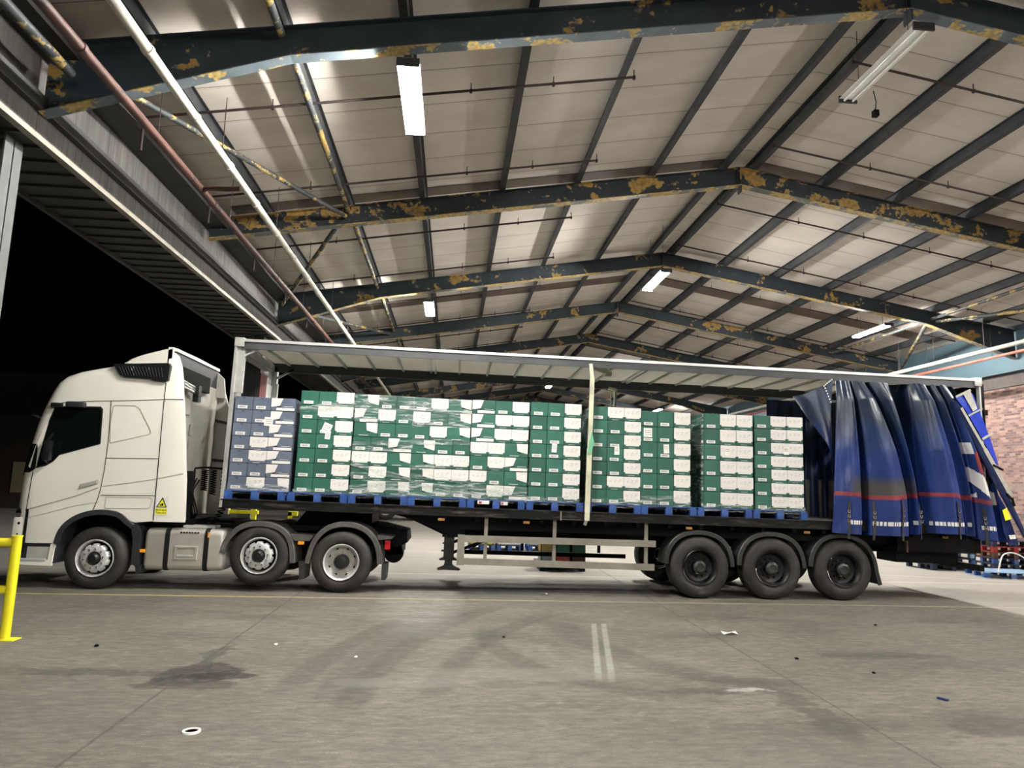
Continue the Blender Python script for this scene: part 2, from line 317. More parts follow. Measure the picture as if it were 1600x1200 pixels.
# ------------------------------------------------------------------ mesh helper
class MB:
    def __init__(s): s.v = []; s.f = []; s.mi = []; s.cur = 0
    def mat(s, i): s.cur = i; return s
    def add(s, vs, fs):
        o = len(s.v); s.v += [tuple(p) for p in vs]
        for f in fs: s.f.append([i+o for i in f]); s.mi.append(s.cur)
        return s
    def box(s, x0, x1, y0, y1, z0, z1, bv=0.0):
        if bv <= 0:
            vs = [(x,y,z) for z in (z0,z1) for y in (y0,y1) for x in (x0,x1)]
            return s.add(vs, [(0,2,3,1),(4,5,7,6),(0,1,5,4),(2,6,7,3),(0,4,6,2),(1,3,7,5)])
        bm = bmesh.new(); bmesh.ops.create_cube(bm, size=1)
        for p in bm.verts: p.co = Vector(((x0+x1)/2+p.co.x*(x1-x0), (y0+y1)/2+p.co.y*(y1-y0), (z0+z1)/2+p.co.z*(z1-z0)))
        bmesh.ops.bevel(bm, geom=bm.edges[:], offset=bv, segments=2, affect='EDGES', profile=.7)
        bm.verts.index_update(); s.add([p.co for p in bm.verts], [[q.index for q in f.verts] for f in bm.faces]); bm.free(); return s
    def bar(s, p, q, wd, ht, up=(0,0,1)):
        p, q = Vector(p), Vector(q); d = (q-p).normalized(); up = Vector(up)
        if abs(d.dot(up)) > .98: up = Vector((1,0,0))
        sx = d.cross(up).normalized()*wd/2; sz = sx.cross(d).normalized()*ht/2
        vs = [a+b for a in (p, q) for b in (-sx-sz, sx-sz, sx+sz, -sx+sz)]
        return s.add(vs, [(0,1,2,3),(7,6,5,4),(0,4,5,1),(1,5,6,2),(2,6,7,3),(3,7,4,0)])
    def tube(s, pts, r, n=10, cap=True):
        pts = [Vector(p) for p in pts]; rs = r if isinstance(r, (list, tuple)) else [r]*len(pts)
        prev = None; rings = []
        for i, p in enumerate(pts):
            d = (pts[min(i+1, len(pts)-1)] - pts[max(i-1, 0)]).normalized()
            if prev is None:
                a = Vector((0,0,1)) if abs(d.z) < .9 else Vector((1,0,0)); u = d.cross(a).normalized()
            else: u = (prev - d*prev.dot(d)).normalized()
            prev = u; w_ = d.cross(u)
            rings.append([p + (u*math.cos(2*math.pi*k/n) + w_*math.sin(2*math.pi*k/n))*rs[i] for k in range(n)])
        return s.rings(rings, cap)
    def rings(s, rings, cap=True, closed=True):
        n = len(rings[0]); vs = [p for r in rings for p in r]; fs = []
        for i in range(len(rings)-1):
            for k in range(n if closed else n-1):
                a, b = i*n+k, i*n+(k+1) % n; fs.append((a, b, b+n, a+n))
        if cap: fs += [list(range(n))[::-1], [(len(rings)-1)*n+k for k in range(n)]]
        return s.add(vs, fs)
    def prism(s, poly, y0, y1):
        """polygon in XZ pulled along Y"""
        n = len(poly); vs = [(x, y0, z) for x, z in poly] + [(x, y1, z) for x, z in poly]
        fs = [[k, (k+1) % n, n+(k+1) % n, n+k] for k in range(n)] + [list(range(n))[::-1], [n+k for k in range(n)]]
        return s.add(vs, fs)
    def prism_x(s, poly, x0, x1):
        """polygon in YZ pulled along X"""
        n = len(poly); vs = [(x0, y, z) for y, z in poly] + [(x1, y, z) for y, z in poly]
        fs = [[k, (k+1) % n, n+(k+1) % n, n+k] for k in range(n)] + [list(range(n))[::-1], [n+k for k in range(n)]]
        return s.add(vs, fs)
    def sheet(s, poly, y):
        return s.add([(x, y, z) for x, z in poly], [list(range(len(poly)))])
    def lathe(s, prof, c, n=40, cap=False):
        """profile (radius, y) about a Y axis through c"""
        return s.rings([[(c[0]+r*math.cos(2*math.pi*k/n), c[1]+y, c[2]+r*math.sin(2*math.pi*k/n)) for k in range(n)] for r, y in prof], cap)
    def line(s, pts, wd, y, th=.004):
        """thin strip along an XZ polyline on a wall of constant y, facing -Y"""
        for (a, b), (c_, d) in zip(pts[:-1], pts[1:]): s.bar((a, y, b), (c_, y, d), wd, th, up=(0,1,0))
        return s
    def build(s, name, mats, parent=None, smooth=None, loc=None):
        me = bpy.data.meshes.new(name); me.from_pydata(s.v, [], s.f)
        if isinstance(mats, str): mats = [mats]
        for m in mats: me.materials.append(M[m])
        if any(s.mi): me.polygons.foreach_set('material_index', s.mi)
        bm = bmesh.new(); bm.from_mesh(me); bmesh.ops.recalc_face_normals(bm, faces=bm.faces); bm.to_mesh(me); bm.free()
        if smooth:
            me.polygons.foreach_set('use_smooth', [True]*len(me.polygons)); me.set_sharp_from_angle(angle=R(smooth))
        o = bpy.data.objects.new(name, me); COL.objects.link(o)
        if parent: o.parent = parent
        if loc: o.location = loc
        return o

def tag(o, label=None, cat=None, group=None, kind=None):
    if label: o['label'] = label
    if cat: o['category'] = cat
    if group: o['group'] = group
    if kind: o['kind'] = kind
    return o
def thing(name, label, cat, loc=(0,0,0), rot=(0,0,0), group=None):
    o = bpy.data.objects.new(name, None); COL.objects.link(o); o.location = loc; o.rotation_euler = rot
    o.empty_display_size = .1
    return tag(o, label, cat, group)
def dup(o, parent=None):
    c = o.copy(); COL.objects.link(c)
    if parent: c.parent = parent
    for ch in list(o.children): dup(ch, c)
    return c
def struct(o, label=None): return tag(o, label, None, None, 'structure')

PITCH = .0116
def TW(x, y, z):
    """trailer frame (nose up a little) to the world"""
    return Vector((x*math.cos(PITCH)+z*math.sin(PITCH), y, -x*math.sin(PITCH)+z*math.cos(PITCH)))

# ------------------------------------------------------------------ building shell
RX, RZ0, SL = 10.07, 7.67, .168          # ridge X, rafter-top height at X=1.42, roof slope
def rz(x): return RZ0 + SL*((x if x <= RX else 2*RX-x) - 1.42)     # height of the rafter tops / purlin undersides
Y0, Y1 = -21.0, 47.0
FR = [-15.3,-9.45,-3.55, 2.35, 8.25, 14.15, 20.05, 25.95, 31.85, 37.75, 43.65]
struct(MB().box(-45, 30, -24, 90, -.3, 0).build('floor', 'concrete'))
m = MB()
for xs in ((-1.55, RX), (RX, 21.75)):
    (a, b) = xs; m.add([(a,Y0,rz(a)+.2),(b,Y0,rz(b)+.2),(b,Y1,rz(b)+.2),(a,Y1,rz(a)+.2),(a,Y0,rz(a)+.26),(b,Y0,rz(b)+.26),(b,Y1,rz(b)+.26),(a,Y1,rz(a)+.26)],
        [(0,1,2,3),(7,6,5,4),(0,4,5,1),(1,5,6,2),(2,6,7,3),(3,7,4,0)])
struct(m.build('ceiling', 'roof_lining'))
for k, (a, b, ya, yb) in enumerate(((-1.0, RX-.3, 11.05, 11.85), (RX+.3, 21.2, 10.85, 11.65), (-1.0, RX-.3, 2.2, 2.62), (RX+.3, 21.2, 2.2, 2.62), (-1, RX-.3, 22.6, 23.4), (RX+.3, 21.2, 22.6, 23.4))):  # brown rooflight bands across the lining, plus a brown pair by the second beam
    struct(MB().add([(a,ya,rz(a)+.185),(b,ya,rz(b)+.185),(b,yb,rz(b)+.185),(a,yb,rz(a)+.185),(a,ya,rz(a)+.2),(b,ya,rz(b)+.2),(b,yb,rz(b)+.2),(a,yb,rz(a)+.2)],
        [(0,1,2,3),(7,6,5,4),(0,4,5,1),(1,5,6,2),(2,6,7,3),(3,7,4,0)]).build('trim_%d' % (k+1), 'roof_strip_brown'), 'brown strip between the roof boards')
# purlins: Z sections along the building, one object each
for x in (-.27, 1.42, 3.0, 4.71, 6.38, 8.06, 9.72, 10.36, 12.02, 13.72, 15.45, 17.15, 18.85, 20.5):
    s_ = -1 if x <= RX else 1; z = rz(x)
    m = MB().box(x-.028, x+.028, Y0, Y1, z-.005, z+.2); m.box(x, x+s_*.085, Y0, Y1, z-.01, z+.012); m.box(x-s_*.075, x, Y0, Y1, z+.185, z+.2)
    struct(m.build('roof_purlin', 'purlin'))
# portal frames
def frame(y, k):
    web = 'beam_flaky' if k == 3 else 'beam_paint'; fl = ('flange_flaky' if k <= 2 else 'flange_yellow')
    haunch = k % 2 == 0
    L, d = -1.42, .43
    def under(x):
        xx = x if x <= RX else 2*RX-x
        z = rz(xx) - d
        if haunch: z -= max(0, (1.55-xx))*.17
        return z
    xs = [L, .2, 1.55, 4.5, 7.5, RX, 12.6, 15.6, 18.59, 19.94, 2*RX-L]
    m = MB()
    def strip(zs0, zs1, hw):
        n = len(xs); vs = []
        for y_ in (y-hw, y+hw):
            vs += [(x, y_, f(x)) for x in xs for f in (zs0, zs1)]
        q = 2*n; fs = []
        for i in range(n-1):
            a = 2*i
            fs += [(a,a+2,a+3,a+1),(q+a,q+a+1,q+a+3,q+a+2),(a,q+a,q+a+2,a+2),(a+1,a+3,q+a+3,q+a+1)]
        fs += [(0,1,q+1,q),(2*n-2,q+2*n-2,q+2*n-1,2*n-1)]
        m.add(vs, fs)
    strip(lambda x: under(x)+.015, lambda x: rz(x)-.012, .008)
    strip(lambda x: rz(x)-.016, lambda x: rz(x), .095)
    m.box(RX-.012, RX+.012, y-.09, y+.09, rz(RX)-d-.16, rz(RX)-.01)
    m.mat(1); strip(lambda x: under(x), lambda x: under(x)+.016, .095)
    o = struct(m.build('roof_beam', [web, fl]), 'painted steel roof frame')
    if haunch:
        for x0, sgn in ((-1.7,-1),(2*RX+1.62,1)):
            m = MB(); a, b = sorted((x0, x0+sgn*.34))
            top = 5.92 if sgn < 0 else 7.0
            m.box(a, a+.02, y-.17, y+.17, 0, top).box(b-.02, b, y-.17, y+.17, 0, top).box(a, b, y-.01, y+.01, 0, top)
            struct(m.build('support_column', 'column_grey'))
for k, y in enumerate(FR): frame(y, k)
# tie tubes beneath the purlins and diagonal braces
def brace(name, p, q, r, mat, label):
    tag(MB().tube([p, q], r, 10).build(name, mat, smooth=40), label, 'brace')
for i, (ya, yb, lb) in enumerate(((-9.3,-3.65,'flaking tie tube under the roof, nearest bay on the left'), (-3.45,2.25,'flaking yellow and grey tie tube between the first and second full roof beams'),
        (2.45,8.15,'flaking tie tube running on beyond the second roof beam'), (8.35,14.05,'flaking tie tube beyond the third roof beam'), (14.25,19.9,'flaking tie tube beyond the fourth roof beam'))):
    brace('tie_tube', (1.46, ya, 7.55), (1.42, yb, 7.55), .052, 'tube_flaky', lb)
brace('roof_brace', (-.95,-3.4,6.95), (1.38, 2.2, 7.4), .045, 'tube_flaky', 'diagonal flaking brace rising behind the white pipe to the second roof beam')
brace('roof_brace', (1.2, 2.5, 7.33), (-1.3, 8.1, 6.85), .055, 'tube_flaky', 'dark diagonal brace crossing between the second and third roof beams')
brace('roof_brace', (-1.1, 8.4, 6.8), (1.3, 14.0, 7.4), .045, 'tube_flaky', 'thin diagonal brace above the front corner of the trailer')
brace('roof_brace', (-1.2,-9.3, 6.9), (-1.0,-3.8, 6.7), .06, 'tube_flaky', 'short flaking brace at the top left corner')
brace('roof_brace', (18.7, 8.35, 7.3), (21.4, 13.9, 6.7), .055, 'tube_flaky', 'grey diagonal brace right of the lit tube near the brick wall')
brace('roof_brace', (21.3, 2.5, 6.9), (18.9, 8.15, 7.35), .055, 'tube_flaky', 'flaking brace meeting the third roof beam at its right end')
brace('tie_tube', (18.75, 2.45, 7.42), (18.75, 8.15, 7.42), .05, 'tube_flaky', 'flaking tie tube at the far right under the roof')
brace('tie_tube', (18.75, 8.35, 7.42), (18.75, 14.05, 7.42), .05, 'tube_flaky', 'grey tie tube behind the lit tube at the right')

# eaves of the open left side
m = MB().box(-1.50,-1.45, Y0, Y1, 5.98, 6.28); m.box(-1.56,-1.50, Y0, Y1, 6.28, 7.02)
struct(m.build('wall_left', 'fascia'), 'grey panelled eaves wall above the open side')
struct(MB().box(-1.5,-1.36, Y0, Y1, 6.28, 6.47).box(-1.56,-1.05, Y0, Y1, 7.02, 7.20).build('trim_7', 'dark_cladding'), 'dark strip and gutter along the eaves')  # dark strip standing proud of the lower eaves panel, gutter box above
struct(MB().box(-1.5,-1.40, Y0, Y1, 5.915, 5.985).build('trim_8', 'guard_alu'), 'pale metal edge strip of the eaves')
m = MB().box(-2.62,-1.5, Y0, Y1, 5.95, 6.0)
yy = Y0
while yy < Y1: m.box(-2.62,-1.5, yy, yy+.05, 5.915, 5.95); yy += .42
m.box(-2.68,-2.6, Y0, Y1, 5.88, 6.2)
struct(m.build('trim_9', 'dark_cladding'), 'ribbed soffit outside the eaves')
MB().box(-1.712,-1.706,-3.55-.06,-3.55+.04, 3.05, 3.45).build('yellow_marker', 'yellow_paint')
o = bpy.data.objects['yellow_marker']; tag(o, 'small yellow strip stuck on the grey column at the left edge', 'sticker')

# right side: brick wall, dark band, blue steel beam
struct(MB().box(21.55, 21.95, Y0, Y1, 0, 5.42).build('wall_right', 'brick'))
struct(MB().box(21.50, 21.95, Y0, Y1, 5.42, 5.85).build('trim_10', 'wall_band_dark'), 'dark band on top of the brick wall')
struct(MB().box(21.62, 21.75, Y0, Y1, 5.85, 7.35).box(21.3, 21.75, Y0, Y1, 5.85, 5.88).build('trim_11', 'blue_steel'), 'blue grey steel eaves beam over the brick wall')
struct(MB().box(-1.5, 21.9, Y1-.3, Y1, 0, 9.6).build('wall_back', 'far_wall'))

# pipes along the building
def longpipe(name, x, z, r, mat, label, joints, hang):
    t_ = thing(name, label, 'pipe', (x, 0, z))
    MB().tube([(0, Y0, 0), (0, Y1-1, 0)], r, 14).build('pipe_run', mat, t_, 40)
    for y in joints: MB().tube([(0, y-.035, 0), (0, y+.035, 0)], r*1.18, 14).build('joint_collar', mat, t_, 40)
    for y in hang: MB().tube([(0, y, r*.9), (0, y, rz(x)-z-.0)], .007, 6).build('hanger_rod', 'sprinkler', t_)
JY = [-9+1.45*i for i in range(30)]
longpipe('white_pipe', .27, 6.56, .062, 'pipe_white', 'flaking white pipe running under the roof along the left side', JY, [-5.4,-2.1, 1.1, 4.2, 7.4, 10.5, 13.5])
longpipe('rusty_pipe', -.44, 6.52, .062, 'pipe_red', 'rusty dark red pipe left of the white pipe', JY[::3], [-5.8,-2.6, .6, 3.8, 7, 10, 13])
longpipe('white_pipe', 19.5, 6.20, .062, 'pipe_white', 'clean white pipe above the rear of the trailer near the brick wall', JY[::2], [1, 3, 5, 7, 9.2, 11, 13, 15])
longpipe('red_pipe', 20.55, 6.23, .045, 'pipe_bright_red', 'thin red pipe beside the blue grey beam on the right', JY[::3], [2, 5, 8, 11])
tag(MB().tube([(-.40,-.9,6.50),(-.30,-1.0,6.50),(.0,-1.0,6.5),(.2,-1.0,6.52)], .04, 10).build('pipe_link', 'pipe_red', smooth=40), 'short dark crosspiece joining the rusty and the white pipe', 'pipe')

# sprinkler branch pipes across each bay, on both slopes
SY = [(-7.9,0),(-4.9,0),(-1.97,0), (.95,1), (4.0,2), (7.05,3), (10.0,4), (13.25,5), (16.1,6), (19,7), (22,8), (25,9)]
for y, n in SY:
    for side in (0, 1):
        if side == 0: xa, xb, drops = -.95, 6.52, (.9, 3.9, 5.2, 6.5)
        else: xa, xb, drops = 10.2, 20.9, (10.2, 12.3, 14.0, 15.75, 17.4, 19.1)
        ord_ = ['first','second','third','fourth','fifth','sixth','seventh','eighth','ninth','tenth','eleventh','twelfth'][n if n > 0 else 0]
        if y < -2.5: lb = 'thin dark branch pipe under the roof above the camera, %s slope' % ('left' if side == 0 else 'right')
        else: lb = 'thin dark sprinkler pipe on the %s roof slope, %s one counted from the nearest' % ('left' if side == 0 else 'right', ord_)
        t_ = thing('sprinkler_pipe', lb, 'pipe', (0, y, 0), group='sprinkler pipes under the roof')
        MB().tube([(xa, 0, rz(xa)-.13), (xb, 0, rz(xb)-.13)], .021, 8).build('pipe_run', 'sprinkler', t_, 40)
        for x in drops: MB().tube([(x, 0, rz(x)-.12), (x, 0, rz(x)-.005)], .009, 6).box(x-.02, x+.02, -.02, .02, rz(x)-.17, rz(x)-.11).build('hanger', 'sprinkler', t_)
        if side == 0 and y > -2.5:
            MB().tube([(xa, 0, rz(xa)-.13), (xa, 0, 6.62)], .02, 8).build('riser', 'sprinkler', t_, 40)

# fluorescent battens
def lamp(x, y, z, lit, label):
    t_ = thing('ceiling_light', label, 'ceiling light', (x, y, z), group='fluorescent battens under the roof')
    h = rz(x) - z
    MB().box(-.055, .055, -.92, .92, .0, .06, .008).box(-.15, .15, -.9, .9, -.004, .0).build('batten', 'white_panel', t_)
    for s_ in (-1, 1): MB().tube([(s_*.07, -.89, -.035), (s_*.07, .89, -.035)], .018, 10).build('tube', 'tube_light' if lit else 'crate_white', t_, 40)
    for a in (-.93, .90): MB().box(-.15, .15, a, a+.03, -.06, .05).build('end_cap', 'charcoal_plastic', t_)
    for yy in (-.6, .6): MB().tube([(0, yy, .05), (0, yy, h+.02)], .006, 6).build('chain', 'sprinkler', t_)
lamp(3.06,-2.75, 7.28, True, 'big brilliant lit tube light high left of centre, nearest of the lit ones')
lamp(2.93, 9.3, 7.30, True, 'lit tube light above the middle of the trailer front, beyond the third roof beam')
lamp(9.30, 6.25, 7.62, True, 'lit tube light close to the ridge under the third roof beam')
lamp(17.4, 9.2, 7.22, True, 'lit tube light above the blue curtain at the right')
lamp(9.05, 25.7, 7.4, True, 'small distant light seen just above the fifth and sixth stacks')
lamp(18.0, 35.2, 7.35, True, 'smallest distant light, just above the eighth stack')
lamp(9.95,-3.1, 8.15, False, 'unlit fluorescent batten hanging from chains at the top right')
lamp(3.06,-14.9, 7.28, True, 'unseen lit tube light behind the camera on the left roof slope')  # unseen battens added along the lamp rows to brighten the near side
lamp(9.3,-12.5, 7.9, True, 'unseen lit tube light behind the camera near the ridge')
lamp(17.4,-3.6, 7.2, True, 'unseen lit tube light on the right slope outside the picture')
lamp(17.4,-14.9, 7.2, True, 'unseen lit tube light behind the camera on the right roof slope')
tag(MB().tube([(10.15,-2.55,8.1),(10.22,-2.5,7.95),(10.2,-2.5,7.8)], .008, 6).box(10.16,10.24,-2.54,-2.46,7.70,7.80).build('hanging_plug', 'ink'), 'loose black plug dangling beside the unlit batten', 'plug')

# dark yard beyond the open side
struct(MB().box(-40,-12.2, 26, 30, 0, 7).build('wall_yard', 'dim_brown'), 'dark brown building across the yard')
struct(MB().box(-18.6,-17.0, 25.9, 26, .8, 2.35).build('window_1', 'cream_door'), 'dim cream panel on the dark yard building')

# ------------------------------------------------------------------ wheels
def wheel(parent, x, y, z, r, width, kind, name='wheel'):
    """y is the outer face; the axle runs along Y"""
    root = bpy.data.objects.new(name, None); COL.objects.link(root); root.parent = parent; root.location = (x, y, z); root.empty_display_size = .1
    ri = .30
    prof = [(ri-.012, width-.02), (ri, .03), (ri+.03, .004), (r*.72, -.004), (r*.86, .0), (r-.045, .018), (r-.012, .045), (r, .08), (r, width-.08), (r-.02, width-.04), (r*.8, width), (ri-.012, width-.02)]
    m = MB().lathe(prof, (0,0,0), 56)
    for yy in (.11, .165, .22): m.lathe([(r+.0015, yy), (r+.0015, yy+.012)], (0,0,0), 48)
    m.build('tyre', 'rubber', root, 35)
    if kind == 'front':       # bulging steel disc with holes round the edge
        MB().lathe([(.302, .012), (.295, -.004), (.283, .008), (.268, .045), (.255, .12)], (0,0,0), 48).build('rim', 'steel', root, 40)
        m = MB(); n = 120; rs = []
        for k in range(n):     # scalloped disc edge: ten bays between hand holes
            a = 2*math.pi*k/n; rs.append(.234 - .026*max(0, min(1, (math.cos(10*a)-.45)*4)))
        ring = lambda f, yy: [(f(k)*math.cos(2*math.pi*k/n), yy, f(k)*math.sin(2*math.pi*k/n)) for k in range(n)]
        m.rings([ring(lambda k: rs[k], .06), ring(lambda k: rs[k], .028), ring(lambda k: .205, -.008), ring(lambda k: .19, -.016), ring(lambda k: .112, -.016), ring(lambda k: .105, -.002)], False)
        m.build('disc', 'steel', root, 40)
        MB().lathe([(.265,.10), (.11,.10)], (0,0,0), 32).build('wheel_well', 'ink', root)
        ny, nr, hb = -.016, .155, .085
        MB().lathe([(.108,.03), (.098,-.01), (.085,-.05), (.06,-.075), (.0,-.08)], (0,0,0), 28).build('hub', 'black_plastic', root, 40)
    elif kind == 'drive':
        MB().lathe([(.302, .012), (.295, -.004), (.272, .015), (.262, .07), (.25, .11), (.215, .15), (.205, .155)], (0,0,0), 48).build('rim', 'steel', root, 40)
        m = MB().lathe([(.208,.152), (.12,.152), (.118,.12)], (0,0,0), 40); m.build('disc', 'tank_alu', root, 40)
        m = MB()
        for k in range(8):
            a = 2*math.pi*(k+.5)/8; m.lathe([(0,.1515), (.024,.1515)], (.232*math.cos(a), -.022, .232*math.sin(a)), 12)
        m.build('hand_holes', 'ink', root)
        ny, nr = .15, .165
        MB().lathe([(.125,.15), (.122,.02), (.10,-.02), (.05,-.03), (0,-.03)], (0,0,0), 28).build('hub', 'black_plastic', root, 40)
    else:
        MB().lathe([(.302, .010), (.296, -.006), (.275, .012), (.262, .07), (.24, .115), (.20, .13), (.12,.13), (.118,.10)], (0,0,0), 48).build('rim', 'rim_dark', root, 40)
        ny, nr = .13, .165
        m = MB().lathe([(.115,.13), (.112,.03), (.085,.01), (.07,.0), (.062,.012), (.0,.012)], (0,0,0), 28)
        m.build('hub', 'trailer_fender', root, 40)
        m = MB()
        for k in range(10):
            a = 2*math.pi*k/10; m.lathe([(0,.128), (.02,.128)], (.225*math.cos(a), 0, .225*math.sin(a)), 10)
        m.build('hand_holes', 'ink', root)
    m = MB(); nm_ = {'front':'chrome','drive':'steel'}.get(kind, 'rim_dark')
    for k in range(10):
        a = 2*math.pi*(k+.25)/10; cx, cz = nr*math.cos(a), nr*math.sin(a)
        if y < 1: m = MB()
        m.lathe([(.017, ny), (.017, ny-.02), (.011, ny-.032), (0, ny-.034)], (cx, 0, cz), 8)
        if y < 1: m.build('wheel_nut', nm_, root, 40)
    if y >= 1: m.build('wheel_nuts', nm_, root, 40)
    return root
def fender(parent, pts, y0, y1, mat, name='mudguard', th=.03, lip=.05):
    """bent sheet over a wheel: pts is the outer XZ line"""
    n = len(pts); inn = []
    for i, (x, z) in enumerate(pts):
        a, b = pts[max(i-1, 0)], pts[min(i+1, n-1)]; dx, dz = b[0]-a[0], b[1]-a[1]; l = math.hypot(dx, dz)
        inn.append((dz/l, -dx/l))
    off = lambda d: [(x+nx*d, z+nz*d) for (x, z), (nx, nz) in zip(pts, inn)]
    o, i_, l_ = off(0), off(th), off(lip)
    m = MB()
    rg = []
    for k in range(n):
        rg.append([(o[k][0], y0+.012, o[k][1]), (o[k][0], y1, o[k][1]), (i_[k][0], y1, i_[k][1]), (i_[k][0], y0+.03, i_[k][1]), (l_[k][0], y0+.025, l_[k][1]), (l_[k][0], y0, l_[k][1]), (off(.012)[k][0], y0, off(.012)[k][1])])
    m.rings(rg, True)
    return m.build(name, mat, parent, 40)
def smooth_pts(pts, k=4):
    out = []
    for i in range(len(pts)-1):
        p0, p1, p2, p3 = pts[max(i-1,0)], pts[i], pts[i+1], pts[min(i+2, len(pts)-1)]
        for j in range(k):
            u = j/k
            out.append(tuple(.5*((2*b)+(-a+c_)*u+(2*a-5*b+4*c_-d)*u*u+(-a+3*b-3*c_+d)*u**3) for a, b, c_, d in zip(p0, p1, p2, p3)))
    return out+[tuple(pts[-1])]

# ------------------------------------------------------------------ tractor unit
tr = thing('tractor_unit', 'white high roofed tractor cab at the left, coupled to the curtain trailer', 'lorry cab')
ZB = -.0
arch = smooth_pts([(-1.33,1.08),(-1.43,1.12),(-1.55,1.215),(-1.72,1.265),(-1.96,1.265),(-2.2,1.205),(-2.39,1.09),(-2.5,.93),(-2.56,.72)], 3)
prof = [(-3.16,.72,1,0),(-3.25,.9,1,0),(-3.275,1.2,1,0),(-3.27,1.6,1,0),(-3.255,1.9,1,0),(-3.21,2.25,1,0),(-3.12,2.7,1,0),(-3.03,3.0,1,.1),(-2.93,3.25,.9,.3),(-2.85,3.39,.7,.7),(-2.72,3.50,.4,1),(-2.5,3.585,.15,1),(-2.2,3.655,0,1),(-1.85,3.725,0,1),(-1.5,3.775,0,1),(-1.06,3.82,0,1),(-1.05,3.4,0,0),(-1.045,2.5,0,0),(-1.035,1.11,0,0)] + [(a, b, 0, 0) for a, b in arch]
ys = [(.03,.20,.16),(.05,.13,.09),(.09,.07,.045),(.16,.03,.018),(.28,.008,.004),(.5,-.01,-.01),(1.28,-.03,-.04),(2.06,-.01,-.01),(2.28,.008,.004),(2.40,.03,.018),(2.47,.07,.045),(2.51,.13,.09),(2.53,.20,.16)]
m = MB(); m.rings([[(x+wf*f, y, z-wr*g) for x, z, wf, wr in prof] for y, f, g in ys], True)
cab = m.build('cab_shell', ['cab_white', 'interior'], tr, 32)
win = smooth_pts([(-2.80,2.94),(-2.61,2.965)], 1) + [(-2.07,2.975),(-2.03,2.93),(-2.01,2.35),(-2.64,2.145),(-2.72,2.04),(-2.83,1.965),(-2.985,1.92),(-2.95,2.30),(-2.87,2.70)]
cut = MB().mat(0).prism(win, -.2, 2.3).build('cutter', 'interior')
bo = cab.modifiers.new('window', 'BOOLEAN'); bo.operation = 'DIFFERENCE'; bo.object = cut; bo.solver = 'EXACT'; bo.material_mode = 'TRANSFER'
dg = bpy.context.evaluated_depsgraph_get(); me = bpy.data.meshes.new_from_object(cab.evaluated_get(dg)); cab.modifiers.clear(); cab.data = me
bpy.data.objects.remove(cut)
me.set_sharp_from_angle(angle=R(32))
YS = .0285
SM = lambda name, pts, wd=.010, mat='seam': MB().line(pts, wd, YS, .006).build(name, mat, tr)
SM('roof_seam', [(-2.83,2.985),(-2.66,3.02),(-2.3,3.055),(-1.92,3.075),(-1.5,3.10),(-1.07,3.13)])
SM('door_gap', [(-1.915,3.07),(-1.90,2.75),(-1.89,2.39),(-1.90,1.95),(-1.93,1.60),(-1.955,1.45),(-2.01,1.27)])
SM('door_gap', [(-3.02,1.89),(-3.035,1.6),(-3.05,1.24)])
SM('panel_gap', [(-1.905,2.12),(-1.05,2.135)])
SM('panel_gap', [(-1.915,1.51),(-1.05,1.525)])
SM('panel_gap', [(-1.055,3.42),(-1.06,3.1),(-1.055,2.5),(-1.045,1.13)], .012)
SM('swage_line', [(-3.03,1.255),(-2.6,1.39),(-2.3,1.49),(-1.97,1.63)], .016, 'emboss')
SM('swage_line', [(-1.91,1.655),(-1.5,1.72),(-1.06,1.80),(-.64,1.90)], .010, 'emboss')
SM('swage_line', [(-3.0,1.12),(-2.6,1.24),(-2.3,1.33),(-1.93,1.40)], .006, 'emboss')
SM('sleeper_outline', [(-1.86,2.37),(-1.885,2.70),(-1.87,2.98),(-1.83,3.005),(-1.52,3.01),(-1.44,2.96),(-1.24,2.62),(-1.225,2.56),(-1.26,2.53),(-1.86,2.37)], .011, 'emboss')
SM('locker_outline', [(-1.83,1.48),(-1.12,1.49),(-1.10,1.46),(-1.11,1.34),(-1.15,1.31),(-1.83,1.30),(-1.83,1.48)], .006, 'emboss')
# the black frame and glass of the door window
wc = (sum(p[0] for p in win)/len(win), sum(p[1] for p in win)/len(win))
m = MB(); n = len(win); inn = [(x+(wc[0]-x)*.05, z+(wc[1]-z)*.06) for x, z in win]
m.rings([[(x, YS-.003, z) for x, z in win], [(x, YS-.003, z) for x, z in inn], [(x, YS+.03, z) for x, z in inn], [(x, YS+.03, z) for x, z in win]], False)
m.build('window_seal', 'black_plastic', tr)
MB().prism(inn, .036, .041).build('side_window', 'cab_glass', tr)
MB().prism([(-2.66,2.90),(-2.26,2.92),(-2.20,2.40),(-2.72,2.50)], 2.27, 2.28).build('far_side_window', 'teal_glow', tr)
MB().tube([(-2.62+.21*math.cos(a)*.35, 1.85+.21*math.sin(a), 2.20+.21*math.cos(a)) for a in [2*math.pi*k/20 for k in range(21)]], .016, 8, False).build('steering_wheel', 'black_plastic', tr, 40)
for yy in (.45, 1.75): MB().box(-2.18,-2.05, yy, yy+.45, 2.0, 2.62, .05).build('seat', 'seat_cloth', tr, 40)
MB().box(-3.0,-2.6, .3, 2.2, 1.98, 2.12, .04).build('dashboard', 'black_plastic', tr, 40)
m = MB()
m.rings([[(-2.28,.028,1.60),(-1.99,.028,1.70),(-1.99,.028,1.76),(-2.26,.028,1.68)], [(-2.26,.012,1.61),(-2.0,.012,1.70),(-2.0,.012,1.75),(-2.25,.012,1.67)]])
m.build('door_handle', 'cab_grey', tr); SM('handle_shadow_gap', [(-2.29,1.595),(-1.985,1.695),(-1.98,1.765)], .008, 'emboss')
